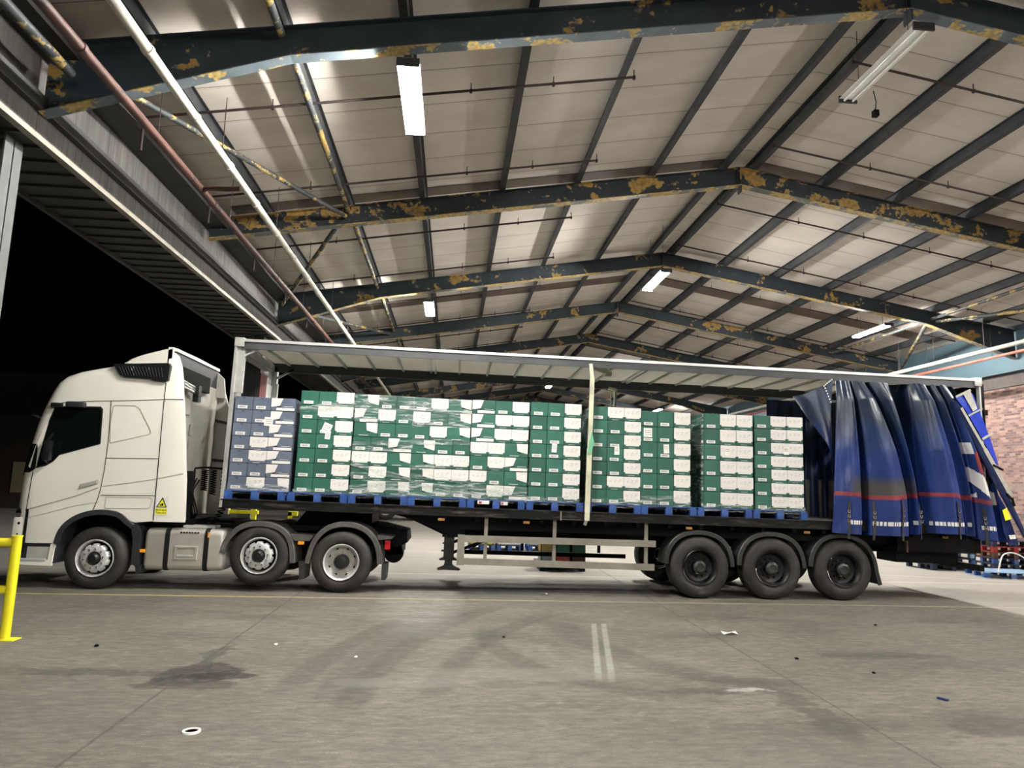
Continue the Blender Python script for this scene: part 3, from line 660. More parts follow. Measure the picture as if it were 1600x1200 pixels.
# A-pillar, corner panels, mirrors
MB().prism([(-3.045,1.90),(-2.985,1.925),(-2.93,2.32),(-2.87,2.68),(-2.90,2.70),(-3.02,2.30),(-3.10,1.95)], .024, .06).build('pillar_trim', 'cab_white', tr)
def cab_front(z):
    pr = [(q[1], q[0]) for q in prof[:9]]
    for (z0, x0), (z1, x1) in zip(pr, pr[1:]):
        if z0 <= z <= z1: return x0+(x1-x0)*(z-z0)/(z1-z0)
    return pr[-1][1]
m = MB(); rg = []
for k in range(7):
    q = k/6; row = [(-2.985, .022, 1.915+(2.25-1.915)*q*.98)]
    for y, f, g in ys[:6]:
        z = (1.90-.10*(row and 1)*(.5 if y < .1 else 1)) + (2.27-1.80)*q; row.append((cab_front(z)+f-.008, y-.008, z))
    rg.append(row)
m.rings(rg, False, False).build('corner_panel', 'black_plastic', tr, 40)
MB().box(-2.83,-2.71,-.14,-.03, 2.05, 2.38, .04).build('wing_mirror', 'black_plastic', tr, 40)
MB().bar((-2.79,-.09,2.37),(-2.78,.03,2.50),.03,.03).bar((-2.79,-.08,2.08),(-2.82,.03,2.02),.04,.04).build('mirror_arm', 'black_plastic', tr)
MB().box(-2.57,-2.29,-.12,.02, 2.94, 3.035, .035).build('kerb_mirror', 'charcoal_plastic', tr, 40)
MB().box(-2.84,-2.66,-.05,.02, 2.93, 3.01, .025).build('mirror_bracket', 'black_plastic', tr, 40)
MB().bar((-3.12,1.0,2.92),(-3.36,.7,2.82),.03,.03).bar((-3.36,.7,2.82),(-3.40,.55,2.86),.12,.05).build('front_mirror', 'charcoal_plastic', tr)
# lamps, bumper, steps
MB().box(-3.21,-3.04,.05,.36, 1.02, 1.27, .03).build('headlamp_surround', 'black_plastic', tr, 40)
MB().box(-3.225,-3.10,.045,.30, 1.14, 1.24, .03).build('headlamp', 'chrome', tr, 40)
MB().box(-3.235,-3.07,.03,2.5, .56, 1.13, .04).build('bumper', 'cab_white', tr, 40)
m = MB().lathe([(.022,.028),(0,.028)], (-3.14,0,1.03), 14).lathe([(.014,.028),(0,.028)], (-3.145,0,.86), 14); m.build('bumper_sockets', 'ink', tr)
SM('lamp_gap', [(-3.04,1.26),(-3.03,1.22),(-3.035,.55)], .045, 'black_plastic')
MB().box(-3.06,-2.55,.06,.5, .40, .80).build('step_well', 'charcoal_plastic', tr)
MB().box(-2.97,-2.62,.045,.1, .47, .66).build('step_panel', 'cab_grey', tr)
MB().prism([(-3.20,.38),(-2.565,.36),(-2.545,.74),(-2.61,.70),(-2.63,.46),(-3.19,.48)], .03, .08).build('step_frame', 'cab_white', tr)
MB().box(-3.05,-2.66,.02,.12, .435, .475, .015).build('step_tread', 'steel', tr, 40)
# wheel arch lip and rear flap
pa = smooth_pts([(-2.57,.72),(-2.515,.94),(-2.39,1.10),(-2.2,1.215),(-1.96,1.275),(-1.71,1.27),(-1.55,1.22),(-1.42,1.115),(-1.33,1.05)], 3)
fender(tr, pa, .012, .5, 'charcoal_plastic', 'wheel_arch', .04, .085)
fender(tr, pa, .5, 2.45, 'ink', 'wheel_well_liner', .03, .04)
MB().prism([(-1.40,1.08),(-1.30,1.06),(-1.24,.95),(-1.22,.40),(-1.33,.40),(-1.34,.80)], .04, .42).build('mud_flap', 'charcoal_plastic', tr)
MB().prism([(-1.27,.40),(-1.18,.40),(-1.18,.27),(-1.25,.27)], .05, .40).build('mud_flap', 'trailer_fender', tr)
# side fairing behind the sleeper
rg = []
for z, xr in ((1.10,-.545),(1.16,-.54),(1.8,-.58),(2.4,-.645),(3.13,-.735)):
    rg.append([(-1.045,.03,z),(xr-.05,.03,z),(xr,.045,z),(xr,.075,z),(-1.045,.09,z)])
MB().rings(rg).build('side_fairing', 'cab_white', tr, 30)
rg = []
for z, xr, yy in ((3.14,-.745,.03),(3.5,-.80,.05),(3.75,-.86,.08),(3.9,-.93,.11),(3.96,-1.0,.12)):
    rg.append([(-1.075,yy,z),(xr-.04,yy,z),(xr,yy+.02,z),(xr,yy+.06,z),(-1.075,yy+.06,z)])
MB().rings(rg).build('upper_fairing', 'cab_white', tr, 30)
SM('panel_gap', [(-1.05,3.135),(-.75,3.145)], .012)
rg = []
for z, xr in ((1.10,-.6),(1.8,-.60),(2.6,-.66),(3.2,-.74),(3.55,-.85)):
    rg.append([(-1.045,2.47,z),(xr,2.47,z),(xr,2.53,z),(-1.045,2.53,z)])
MB().rings(rg).build('side_fairing', 'cab_grey', tr, 30)
MB().bar((-1.0,2.44,3.0),(-.62,2.44,2.92),.06,.05).bar((-1.0,2.44,2.2),(-.56,2.44,2.17),.06,.05).bar((-.72,2.44,2.17),(-.72,2.44,1.3),.04,.03).build('fairing_struts', 'black_plastic', tr)
# back wall of the cab
m = MB().box(-1.045,-.98,.16,2.4,1.15,3.62)
for z in (1.5, 1.95, 2.45, 2.95): m.box(-.985,-.955,.22,.95,z,z+.36,.02)
for z in (1.35,1.6,1.85,2.1,2.35,2.6): m.box(-.985,-.96,1.05,1.18,z,z+.2)
for k in range(5): m.box(-.985,-.965,.25,.42,3.05+k*.05,3.075+k*.05)
m.build('cab_back_wall', 'cab_rear', tr)
m = MB()
for z0, z1 in ((2.42,2.85),(1.9,2.2),(1.45,1.8)): m.bar((-.952,.28,z1),(-.952,.75,z1),.012,.02).bar((-.952,.75,z0),(-.952,.75,z1),.02,.012)
m.build('back_wall_grooves', 'seam', tr)
MB().box(-1.0,-.9,.2,1.7,3.45,3.75).build('roof_recess', 'ink', tr)
m = MB()
for k in range(3): m.tube([(-.88,.28,3.50-.05*k),(-.85,.9,3.44-.05*k)], .022, 8)
m.build('work_lamp_rail', 'chrome', tr, 40)
MB().box(-.9,-.8,.85,1.0,3.2,3.5).build('rail_clamp', 'black_plastic', tr)
# side air intake with mesh, roof deflector
MB().prism([(-1.93,3.70),(-1.03,3.755),(-1.0,3.71),(-1.01,3.46),(-1.06,3.43),(-1.25,3.44),(-1.30,3.47),(-1.72,3.485),(-1.80,3.52)], -.02, .16).build('air_intake', 'black_plastic', tr)
m = MB()
for k in range(15):
    x = -1.78+.046*k; m.bar((x-.05*min(1,(15-k)/8),-.024,3.67),(x+.03,-.024,3.51),.012,.008,(0,1,0))
m.build('intake_mesh', 'charcoal_plastic', tr)
top = smooth_pts([(-1.80,3.735),(-1.70,3.82),(-1.5,3.905),(-1.25,3.985),(-1.03,4.055)], 4)
rg = []
for y, dz in ((.10,-.03),(.13,0),(.4,.01),(1.28,.02),(2.16,.01),(2.38,0),(2.41,-.03)):
    rg.append([(x, y, z+dz*(1 if z > 3.76 else 0)) for x, z in top]+[(-1.03,y,4.0),(-1.03,y,3.74)])
MB().rings(rg).build('roof_deflector', 'cab_white', tr, 30)
rg = []
MB().box(-1.10,-1.02,.10,.16,3.74,4.05).box(-1.05,-.96,.12,2.36,3.985,4.035).build('deflector_edge', 'cab_white', tr)
MB().prism([(-1.03,4.0),(-.86,3.84),(-.80,3.45),(-1.03,3.45)], 2.33, 2.40).build('deflector_cheek', 'cab_grey', tr)
MB().box(-1.03,-.99,.17,2.33,3.55,3.99).build('deflector_back', 'trailer_fender', tr)
MB().tube([(-2.45,.5,3.55),(-2.3,.5,3.60)], .03, 8).build('roof_marker', 'charcoal_plastic', tr, 40)
# blind spot sticker
st = MB().mat(0).box(-1.035,-.825,.0265,.0285,1.205,1.52)
ob = st.build('warning_sticker', ['white_sticker'], tr); ob['label'] = 'white warning sticker with a yellow triangle'
MB().prism([(-1.02,1.335),(-.845,1.335),(-.925,1.505)], .0255, .0265).build('warning_triangle', 'ink', ob)
MB().prism([(-.995,1.349),(-.87,1.349),(-.9255,1.470)], .0245, .0255).build('triangle_field', 'yellow_sticker', ob)
MB().box(-.935,-.905,.0235,.0245,1.36,1.405).prism([(-.965,1.36),(-.94,1.36),(-.945,1.39),(-.955,1.39)], .0235, .0245).build('lorry_symbol', 'ink', ob)
MB().box(-1.025,-.84,.0255,.0265,1.222,1.325).build('text_panel', 'yellow_sticker', ob)
def text(body, size, loc, parent, mat, name):
    cu = bpy.data.curves.new(name, 'FONT'); cu.body = body; cu.size = size; cu.align_x = 'CENTER'; cu.extrude = .0004
    o = bpy.data.objects.new(name, cu); COL.objects.link(o); dg = bpy.context.evaluated_depsgraph_get()
    me = bpy.data.meshes.new_from_object(o.evaluated_get(dg)); bpy.data.objects.remove(o)
    me.materials.clear(); me.materials.append(M[mat]); o = bpy.data.objects.new(name, me); COL.objects.link(o)
    o.parent = parent; o.location = loc; o.rotation_euler = (R(90), 0, 0); return o
text('Blind spot', .042, (-.932,.0245,1.283), ob, 'ink', 'lettering'); text('Take care', .042, (-.932,.0245,1.238), ob, 'ink', 'lettering')
# chassis, tank, hoses, mudguards
MB().box(-2.9, 2.6,.80,.90,.72,1.02).box(-2.9,2.6,1.66,1.76,.72,1.02).prism([(2.3,1.12),(2.62,1.09),(3.08,.98),(3.10,.80),(2.95,.72),(2.3,.72)], .72,1.84).box(-1.2,2.4,.5,2.0,.98,1.06).build('chassis_frame', 'chassis_black', tr)
MB().prism([(1.1,1.06),(2.45,1.12),(2.45,1.30),(1.3,1.33)], .7,1.85).build('coupling_plate', 'chassis_black', tr)
MB().tube([(2.86,.75,.60),(2.86,1.0,.60)], .17, 16).box(2.72,3.0,.75,1.8,.58,.80).box(2.68,2.70,.6,.8,.30,.75).build('rear_cylinder', 'chassis_black', tr, 40)
MB().box(-1.2,-.5,.3,2.3,1.02,1.14).box(-2.6,-1.2,.4,2.2,1.0,1.25).build('cab_floor_frame', 'chassis_black', tr)
def rrect(y0, y1, z0, z1, r, n=5):
    out = []
    for cy, cz, a0 in ((y1-r,z1-r,0),(y0+r,z1-r,90),(y0+r,z0+r,180),(y1-r,z0+r,270)):
        for k in range(n+1): a = R(a0+90*k/n); out.append((cy+r*math.cos(a), cz+r*math.sin(a)))
    return out
rg = []
for x, i in ((-1.155,.03),(-1.13,.005),(-1.1,0),(.04,0),(.09,.01),(.115,.04)):
    rg.append([(x, y, z) for y, z in rrect(.06+i,.66-i,.315+i,.995-i,.10)])
tank = MB().rings(rg).build('fuel_tank', 'tank_alu', tr, 40)
for x in (-.80,-.17):
    rg = [[(xx, y, z) for y, z in rrect(.052,.668,.307,1.003,.105)] for xx in (x-.038, x+.038)]
    MB().rings(rg).build('tank_strap', 'black_plastic', tank, 40)
fr = lambda a, b, c_, d, y: [(a,y,c_),(b,y,c_),(b,y,d),(a,y,d)]
MB().rings([fr(-.68,-.30,.49,.72,.060), fr(-.67,-.31,.50,.71,.045), fr(-.635,-.345,.535,.685,.045), fr(-.63,-.35,.54,.68,.059)], False).build('step_recess_rim', 'tank_alu', tank, 30)
MB().box(-.63,-.35,.056,.0599,.54,.68).build('step_recess', 'emboss', tank)
MB().box(-.62,-.36,.04,.058,.545,.575).build('step_tread', 'steel', tank)
m = MB()
for k in range(7): m.box(-.60+.045*k,-.572+.045*k,.052,.06,.925,.945)
m.build('tread_slots', 'ink', tank)
MB().box(-.62,-.1,.2,.5,1.0,1.045,.015).build('tank_step_plate', 'steel', tank, 40)
MB().box(-1.215,-1.13,.035,.06,.60,.655,.008).build('side_marker', 'amber', tr)
MB().box(-.155,-.13,.045,.055,.86,.95).build('strap_marker', 'amber', tank)
fender(tr, smooth_pts([(.05,.62),(.08,.76),(.15,.90),(.30,1.055),(.48,1.13),(.66,1.15),(.86,1.13),(1.04,1.06),(1.18,.93),(1.26,.74),(1.29,.48)], 3), .045,.62,'fender_grey','mudguard',.03,.085)
fender(tr, smooth_pts([(1.44,.48),(1.49,.72),(1.58,.92),(1.74,1.08),(1.92,1.155),(2.10,1.17),(2.30,1.14),(2.48,1.05),(2.62,.90),(2.70,.70),(2.73,.48)], 3), .045,.62,'fender_grey','mudguard',.03,.085)
MB().prism([(1.17,.95),(1.56,.93),(1.50,.84),(1.25,.84)], .06,.5).build('mudguard_bridge', 'fender_grey', tr)
MB().box(1.315,1.42,.03,.06,.78,.83,.008).build('side_marker', 'amber', tr)
MB().prism([(1.34,.50),(1.47,.50),(1.46,.22),(1.37,.20)], .08,.5).build('mud_flap', 'trailer_fender', tr)
MB().prism([(2.62,.96),(2.90,.935),(2.86,.90),(2.64,.88)], .06,.6).build('mudguard_end', 'fender_grey', tr)
MB().prism([(2.72,.48),(2.80,.48),(2.79,.22),(2.72,.22)], .08,.55).build('mud_flap', 'charcoal_plastic', tr)
MB().box(2.75,2.84,.10,.2,.72,.87,.01).build('rear_lamp', 'red_lens', tr)
wheel(tr,-1.905,.02,.497,.497,.31,'front'); wheel(tr,.695,.035,.585,.495,.31,'front'); wheel(tr,2.045,.03,.503,.503,.31,'drive')
for x, z, k in ((-1.905,.497,'front'),(.695,.585,'front'),(2.045,.503,'drive')):
    wh = wheel(tr, x, 2.52, z, .497, .31, k); wh.rotation_euler = (0,0,R(180))
    MB().box(x-.06,x+.06,.3,2.25,z-.06,z+.06).build('axle', 'chassis_black', tr)
# air lines: dark coils between cab and trailer
m = MB()
for cx, cy, z0, z1, r in ((-.46,.55,1.62,1.98,.05),(-.33,.62,1.55,1.98,.045),(-.13,.58,1.30,2.0,.055)):
    m.tube([(cx+r*math.cos(k*.6), cy+r*math.sin(k*.6), z0+(z1-z0)*k/110) for k in range(111)], .010, 6)
m.tube([(-.13+.05*math.cos(k*.7)-.30*(k/100)**1.0*(1 if k > 0 else 0), .58+.05*math.sin(k*.7), 1.30-.28*math.sin(k/100*math.pi*.75)) for k in range(101)], .010, 6)
m.tube([(-.62,.5,1.95),(-.6,.45,2.0),(-.45,.5,2.02),(-.05,.55,2.0)], .018, 8)
for k in range(6): m.tube([(-.68+.03*k,.35+.03*k,1.95-.03*k),(-.66+.02*k,.3,1.6),(-.68+.04*k,.4,1.25),(-.6,.6,1.1)], .014, 7)
m.box(-.72,-.60,.35,.5,1.1,1.95)
m.build('air_hoses', 'ink', tr, 40)
MB().box(-.6,.0,.9,1.9,.90,1.10).build('catwalk_box', 'chassis_black', tr)

# ------------------------------------------------------------------ trailer
tl = thing('curtainside_trailer', 'long curtain sided trailer with its near side open behind the white cab', 'trailer', (0,0,0), (0, PITCH, 0))
L = 13.6
MB().box(0, L,.03,2.52,1.44,1.505).build('deck', 'deck_wood', tl)
m = MB().box(0, L,.0,.03,1.36,1.50).box(0,L,-.012,.0,1.485,1.505).box(0,L,-.012,.0,1.352,1.368).box(0,L,2.52,2.55,1.36,1.50).box(0,.03,0,2.55,1.36,1.5)
m.build('deck_edge', 'deck_side', tl)
MB().box(5.72,5.74,-.014,0,1.345,1.5).box(5.72,6.1,-.006,0,1.352,1.372).build('rail_socket', 'guard_alu', tl)
m = MB()
for y in (.72, 1.72): m.box(3.3,13.2,y,y+.13,1.24,1.28).box(3.8,13.2,y+.055,y+.075,.98,1.28).box(3.7,13.2,y,y+.13,.95,.99).prism([(2.6,1.36),(3.3,1.36),(3.85,1.0),(3.85,.95),(3.75,.97),(3.1,1.25)],y+.04,y+.09)
for k in range(24): x = .3+k*.565; m.box(x,x+.06,.05,2.5,1.28 if x > 3.2 else 1.36,1.44)
m.box(.1,3.4,.2,2.35,1.36,1.43).box(3.95,13.3,.30,.34,1.12,1.40)
m.prism([(3.05,1.37),(4.1,1.37),(4.1,1.0),(3.82,.99)], .34,.42)
m.build('trailer_chassis', 'chassis_black', tl)
for yy in (.42,2.0):
    lg = MB().box(3.74,3.92,yy,yy+.15,.62,1.35).box(3.765,3.90,yy+.02,yy+.13,.45,.62).build('landing_leg', 'trailer_fender', tl)
    MB().prism([(3.64,.42),(3.68,.435),(3.75,.47),(3.78,.50),(3.90,.50),(3.93,.47),(4.0,.435),(4.04,.42),(4.02,.405),(3.93,.41),(3.75,.41),(3.66,.405)], yy-.03,yy+.18).prism([(3.76,.50),(3.90,.50),(3.885,.56),(3.775,.56)], yy,yy+.15).build('leg_foot', 'trailer_fender', lg)
    MB().box(3.70,3.745,yy,yy+.02,.58,.61).box(3.70,3.745,yy,yy+.02,.72,.75).build('leg_pins', 'trailer_fender', lg)
MB().bar((3.9,.5,.70),(4.6,.5,.98),.05,.05).bar((3.9,.5,.88),(4.3,.5,1.05),.05,.05).build('leg_brace', 'chassis_black', tl)
MB().bar((3.92,.40,1.17),(4.5,.40,1.12),.025,.025).build('leg_crank', 'post_alu', tl)
# side guards
g = MB().bar((4.0,.045,.985),(7.42,.045,1.00),.035,.11,(0,0,1)).bar((4.03,.045,.605),(7.40,.045,.60),.035,.11,(0,0,1)).bar((4.03,.043,.54),(4.03,.043,1.05),.047,.12,(1,0,0))
g.build('side_guard', 'guard_alu', tl)
for x in (4.45, 5.64, 7.26):
    MB().box(x-.03,x+.03,.07,.11,.64 if x < 7 else .56,1.36).build('guard_upright', 'guard_alu', tl)
MB().bar((4.15,2.48,.535),(7.5,2.48,.545),.03,.085,(0,0,1)).bar((4.15,2.48,1.0),(7.5,2.48,.97),.03,.10,(0,0,1)).bar((4.2,2.48,.53),(4.75,2.48,.95),.03,.05,(0,1,0)).box(5.3,5.36,2.44,2.48,.6,1.36).box(6.9,6.96,2.44,2.48,.6,1.36).build('side_guard', 'chassis_black', tl)
for i in range(3):
    x = 8.21+1.31*i; zc = .53+PITCH*x
    wheel(tl, x, .0, zc, .53, .38, 'trailer')
    wh = wheel(tl, x, 2.55, zc, .53, .38, 'trailer'); wh.rotation_euler = (0,0,R(180))
    MB().tube([(x,.35,zc),(x,2.2,zc)], .07, 12).box(x-.25,x+.45,.68,.80,zc-.05,zc+.12).box(x+.25,x+.5,.66,.86,zc,zc+.35).build('axle', 'chassis_black', tl)
    zf = lambda z: z+PITCH*x
    pts = [(x-.645,zf(.58)),(x-.62,zf(.76)),(x-.54,zf(.93)),(x-.40,zf(1.07)),(x-.2,zf(1.15)),(x+.04,zf(1.165)),(x+.25,zf(1.125)),(x+.43,zf(1.03)),(x+.55,zf(.88)),(x+.61,zf(.70)),(x+.625,zf(.56))]
    if i == 2: pts = pts[:-2]+[(x+.62,zf(.72)),(x+.66,zf(.5)),(x+.71,zf(.30))]
    fender(tl, smooth_pts(pts, 3), .015,.42,'trailer_fender','mudguard',.025,.075)
for x in (3.62, 5.08, 7.95, 10.1, 12.7):
    MB().box(x,x+.11,-.004,.02,1.27,1.31,.006).build('side_marker', 'amber_dirty', tl)
MB().box(13.42,13.5,.04,2.5,.55+PITCH*13.5,.66+PITCH*13.5).build('rear_bumper_bar', 'chassis_black', tl)
MB().box(13.1,13.45,.7,.8,.75,1.3).box(13.1,13.45,1.75,1.85,.75,1.3).box(11.9,13.5,.1,2.4,1.02,1.34).box(12.0,13.2,.3,.9,.8,1.05).build('rear_frame', 'chassis_black', tl)
MB().box(12.02,12.05,.02,.06,1.0,1.2).build('curtain_hook', 'pallet_brown', tl)
# body frame
zt = 4.235
MB().box(0,L,.0,.10,zt-.045,zt).box(0,L,-.012,.0,zt-.05,zt-.012).build('roof_rail', 'rail_alu', tl)
MB().box(.16,L-.1,.005,.07,zt-.125,zt-.045).box(.1,L-.1,.005,.03,zt-.175,zt-.125).build('curtain_track', 'rail_grey', tl)
MB().box(0,L,2.45,2.55,zt-.08,zt).box(.05,L,2.44,2.47,zt-.19,zt-.08).build('roof_rail', 'rail_grey', tl)
MB().box(.04,L-.04,.06,2.48,zt-.012,zt-.004).build('roof_sheet', 'roof_sheet', tl)
for k in range(23):
    x = .35+.585*k
    wide = k in (5, 12)
    m = MB().box(x-.022,x+.022,.08,2.47,zt-.055,zt-.013)
    if wide: m.box(x+.07,x+.115,.08,2.47,zt-.065,zt-.013)
    m.build('roof_bow', 'rail_alu' if wide else 'post_alu', tl)
MB().box(-.02,.14,-.02,.12,zt-.14,zt+.02,.01).build('corner_casting', 'post_alu', tl, 40); MB().box(L-.12,L+.02,-.02,.12,zt-.14,zt+.02,.01).build('corner_casting', 'rail_alu', tl, 40)
MB().box(-.015,.03,-.005,.09,1.36,zt-.1).box(.03,.16,.03,.10,3.30,zt-.1).build('front_post', 'post_alu', tl)
MB().box(.0,.12,2.44,2.55,1.36,zt-.1).box(.0,.16,2.40,2.46,3.3,zt-.45).build('front_post', 'white_panel', tl)
MB().box(-.02,.02,.08,2.46,1.36,zt-.02).box(.02,.06,.1,2.45,zt-.2,zt-.06).build('front_bulkhead', 'post_alu', tl)
m = MB()
for k in range(6): m.box(.02,.045,.50+.165*k,.655+.165*k,1.6,zt-.30)
m.build('bulkhead_straps', 'ink', tl)
MB().box(.02,.055,1.50,1.95,1.6,zt-.36).build('strap_bundle', 'red_cloth', tl)
MB().box(.02,.05,1.96,2.4,1.6,zt-.5).build('bulkhead_panel', 'white_panel', tl)
MB().bar((.12,2.46,zt-.32),(.45,2.46,zt-.12),.04,.04).build('corner_brace', 'post_alu', tl); MB().bar((.12,.06,zt-.30),(.40,.06,zt-.15),.03,.03).build('corner_brace', 'post_alu', tl)
MB().box(L-.03,L,.0,.08,1.3,zt-.1).build('rear_post', 'rail_alu', tl)
MB().box(L-.02,L+.05,.08,2.5,1.3,zt-.1).box(L,L+.06,.0,.08,1.3,zt-.1).build('rear_doors', 'chassis_black', tl)
m = MB()
for z in (1.8,2.3,3.0,3.55): m.box(L+.02,L+.10,-.02,.05,z,z+.1)
m.build('door_hinges', 'ink', tl)
m = MB().bar((6.185,.0,1.36),(6.205,.0,2.6),.085,.05,(0,1,0)).bar((6.205,-.005,2.6),(6.225,-.005,3.86),.075,.045,(0,1,0)).bar((6.225,.0,3.86),(6.19,.0,4.12),.06,.045,(0,1,0))
pp = m.build('centre_pillar', 'post_cream', tl); pp['label'] = 'cream painted centre pillar with peeling paint'
MB().bar((6.22,.03,4.08),(6.60,.42,4.06),.05,.10).box(6.55,6.66,.36,.46,3.98,4.06).build('pillar_bracket', 'post_alu', pp)
MB().prism([(6.16,2.50),(6.22,2.52),(6.28,2.70),(6.235,2.90),(6.20,2.75)], -.04,-.03).build('tape', 'green_tape', pp)
MB().bar((6.15,.0,1.28),(6.185,.0,1.40),.05,.04,(0,1,0)).build('pillar_latch', 'guard_alu', pp)
m = MB().bar((7.06,2.45,4.06),(7.22,2.45,4.03),.05,.10,(0,1,0)).bar((7.22,2.45,4.05),(7.21,2.45,3.2),.05,.07,(0,1,0)).bar((7.13,2.45,3.95),(7.10,2.45,3.2),.012,.03,(0,1,0))
m.build('centre_pillar', 'post_cream', tl)

# ------------------------------------------------------------------ pallets and cartons
ORD = ['first','second','third','fourth','fifth','sixth','seventh','eighth','ninth','tenth']
def pallet_proto(label, mats, w_=1.0, d=1.2, h=.15, group=None):
    t_ = thing('pallet', label, 'pallet', group=group)
    m = MB()
    nb = 7
    for k in range(nb): y = d/nb*k; m.box(0, w_, y+.008, y+d/nb-.008, h-.018, h)
    for x in (.02, w_/2-.05, w_-.12): m.box(x, x+.10, 0, d, h-.034, h-.018)
    m.build('top_boards', mats[0], t_)
    for x in (.0, w_/2-.06, w_-.12):
        for y in (.0, d/2-.05, d-.1): MB().box(x, x+.12, y, y+.1, .016, h-.034, .004).build('block', mats[1], t_)
    m = MB()
    for x in (.0, w_/2-.06, w_-.12): m.box(x, x+.12, 0, d, 0, .016)
    m.build('base_boards', mats[0], t_)
    return t_
PX = [.03, 1.065, 2.08, 3.085, 4.10, 5.125, 6.15, 7.155, 8.17, 9.19]
p0 = pallet_proto('', ('pallet_blue','pallet_blue'), group='blue pallets along the trailer')
for i, x in enumerate(PX):
    p = p0 if i == 0 else dup(p0)
    p.location = TW(x, .03, 1.507); p.rotation_euler = (0, PITCH, 0)
    p['label'] = 'blue wooden pallet under the %s' % ('slate blue cartons nearest the cab' if i == 0 else ORD[i]+' carton stack from the cab, all green cartons')

W1, W2, DP = .303, .408, .408
cache = {}
def carton_mesh(kind, colr, h):
    """returns a prototype carton: body mesh with printed parts; origin at its front bottom left corner"""
    w_, d = (W2, W1) if kind in 'DE' else (W1, DP)
    body = MB().box(.003, w_-.003, .002, d-.002, .0025, h-.0025, .007).build('carton', 'carton_'+colr)
    bd = lambda poly, name, mat, y=-.001: MB().prism(poly, y, .0016).build(name, mat, body)
    rect = lambda a, b, c_, e: [(a, c_), (b, c_), (b, e), (a, e)]
    if kind == 'B':
        l_ = MB().prism(rect(.055,.215,.022,.075), -.0012, .0016); l_.mat(1)
        random.seed(3); xx = .075
        for k in range(9):
            wd = random.choice((.004,.007,.010)); l_.prism(rect(xx, xx+wd, .036, .062), -.0018,-.0010); xx += wd+random.choice((.004,.006))
        l_.build('barcode_label', ['print_white','text_grey'], body)
        bd(rect(.13,.165,h-.032,h-.018), 'print_dot', 'seam' if False else 'crate_dkgreen' if colr == 'green' else 'seat_cloth')
    elif kind == 'V':
        z0 = .20*h; m = MB().prism([(.002,h-.006),(w_-.002,h-.006),(w_-.002,z0+.022),(w_-.03,z0+.022),(w_-.03,z0),(.032,z0),(.032,z0+.024),(.002,z0+.024)], -.0012,.0016); m.mat(1)
        y = -.0017; zc = h*.64; sz = .050; st_ = .010
        def stroke(a, b): m.bar((a[0], y, a[1]), (b[0], y, b[1]), st_, .0012, (0,1,0))
        x = .055; stroke((x,zc+.02),(x+.012,zc-.02)); stroke((x+.012,zc-.02),(x+.042,zc+.02))
        x = .125; stroke((x,zc+.022),(x+.048,zc+.02)); stroke((x+.048,zc+.02),(x+.004,zc-.022)); stroke((x+.004,zc-.022),(x+.05,zc-.02))
        x = .205; stroke((x,zc-.02),(x+.03,zc+.024)); stroke((x+.01,zc+.004),(x+.05,zc+.012)); stroke((x+.02,zc+.022),(x+.056,zc+.026))
        m.build('printed_panel', ['print_white','print_grey'], body)
        bd(rect(.08,.20,.045*h,.045*h+.006), 'print_line', 'print_white')
    elif kind == 'D':
        m = MB().prism([(.004,h-.006),(.20,h-.006),(.150,.40*h),(.004,.30*h)], -.0012,.0016).prism(rect(.095,.400,.012,.25*h), -.0012,.0016).prism(rect(.22,.375,.345*h,.345*h+.006), -.0012,.0016)
        m.build('printed_panel', 'print_white', body)
        bd([(.10,.37*h),(.165,.41*h),(.16,.32*h),(.11,.30*h)], 'handhold', 'ink')
    else:
        m = MB().prism([(w_-.004,h-.006),(w_-.20,h-.006),(w_-.185,.44*h),(w_-.004,.26*h)], -.0012,.0016).prism(rect(.09,.25,.10*h,.10*h+.008), -.0012,.0016)
        m.build('printed_panel', 'print_white', body)
        bd([(w_-.185,.43*h),(w_-.12,.37*h),(w_-.135,.31*h),(w_-.175,.35*h)], 'handhold', 'ink')
    return body
LOOK = {'B': 'plain %s carton with barcode', 'V': '%s carton with white panel', 'D': '%s carton with left white flash', 'E': '%s carton with right white flash'}
ROWS = [
 ['BBD','BBD','BBD','BVD','BVD','BBD','BVE'],
 ['BBV','BVV','BBV','BBV','BBV','BBV','BBV'],
 ['EBB','DVB','EBB','BBD','VVE','BVE','BVE'],
 ['BVE','VBE','BVE','EBB','EVV','EVV','EBB'],
 ['DBV','DVV','DVV','VVE','BVD','VBE','BVD'],
 ['BBV']*7, ['BVV','BBV','BBV','BBV','BBV','BVV','BBV'], ['BBV']*6, ['BVV']*6, ['BVV']*7]
X0 = [.055, 1.155, 2.085, 3.09, 4.115, 5.15, 6.235, 7.145, 8.30, 9.245]
ZT = [3.245, 3.40, 3.385, 3.375, 3.385, 3.395, 3.375, 3.335, 3.345, 3.352]
Z0 = 1.658
CW = .0
FRONT = {}
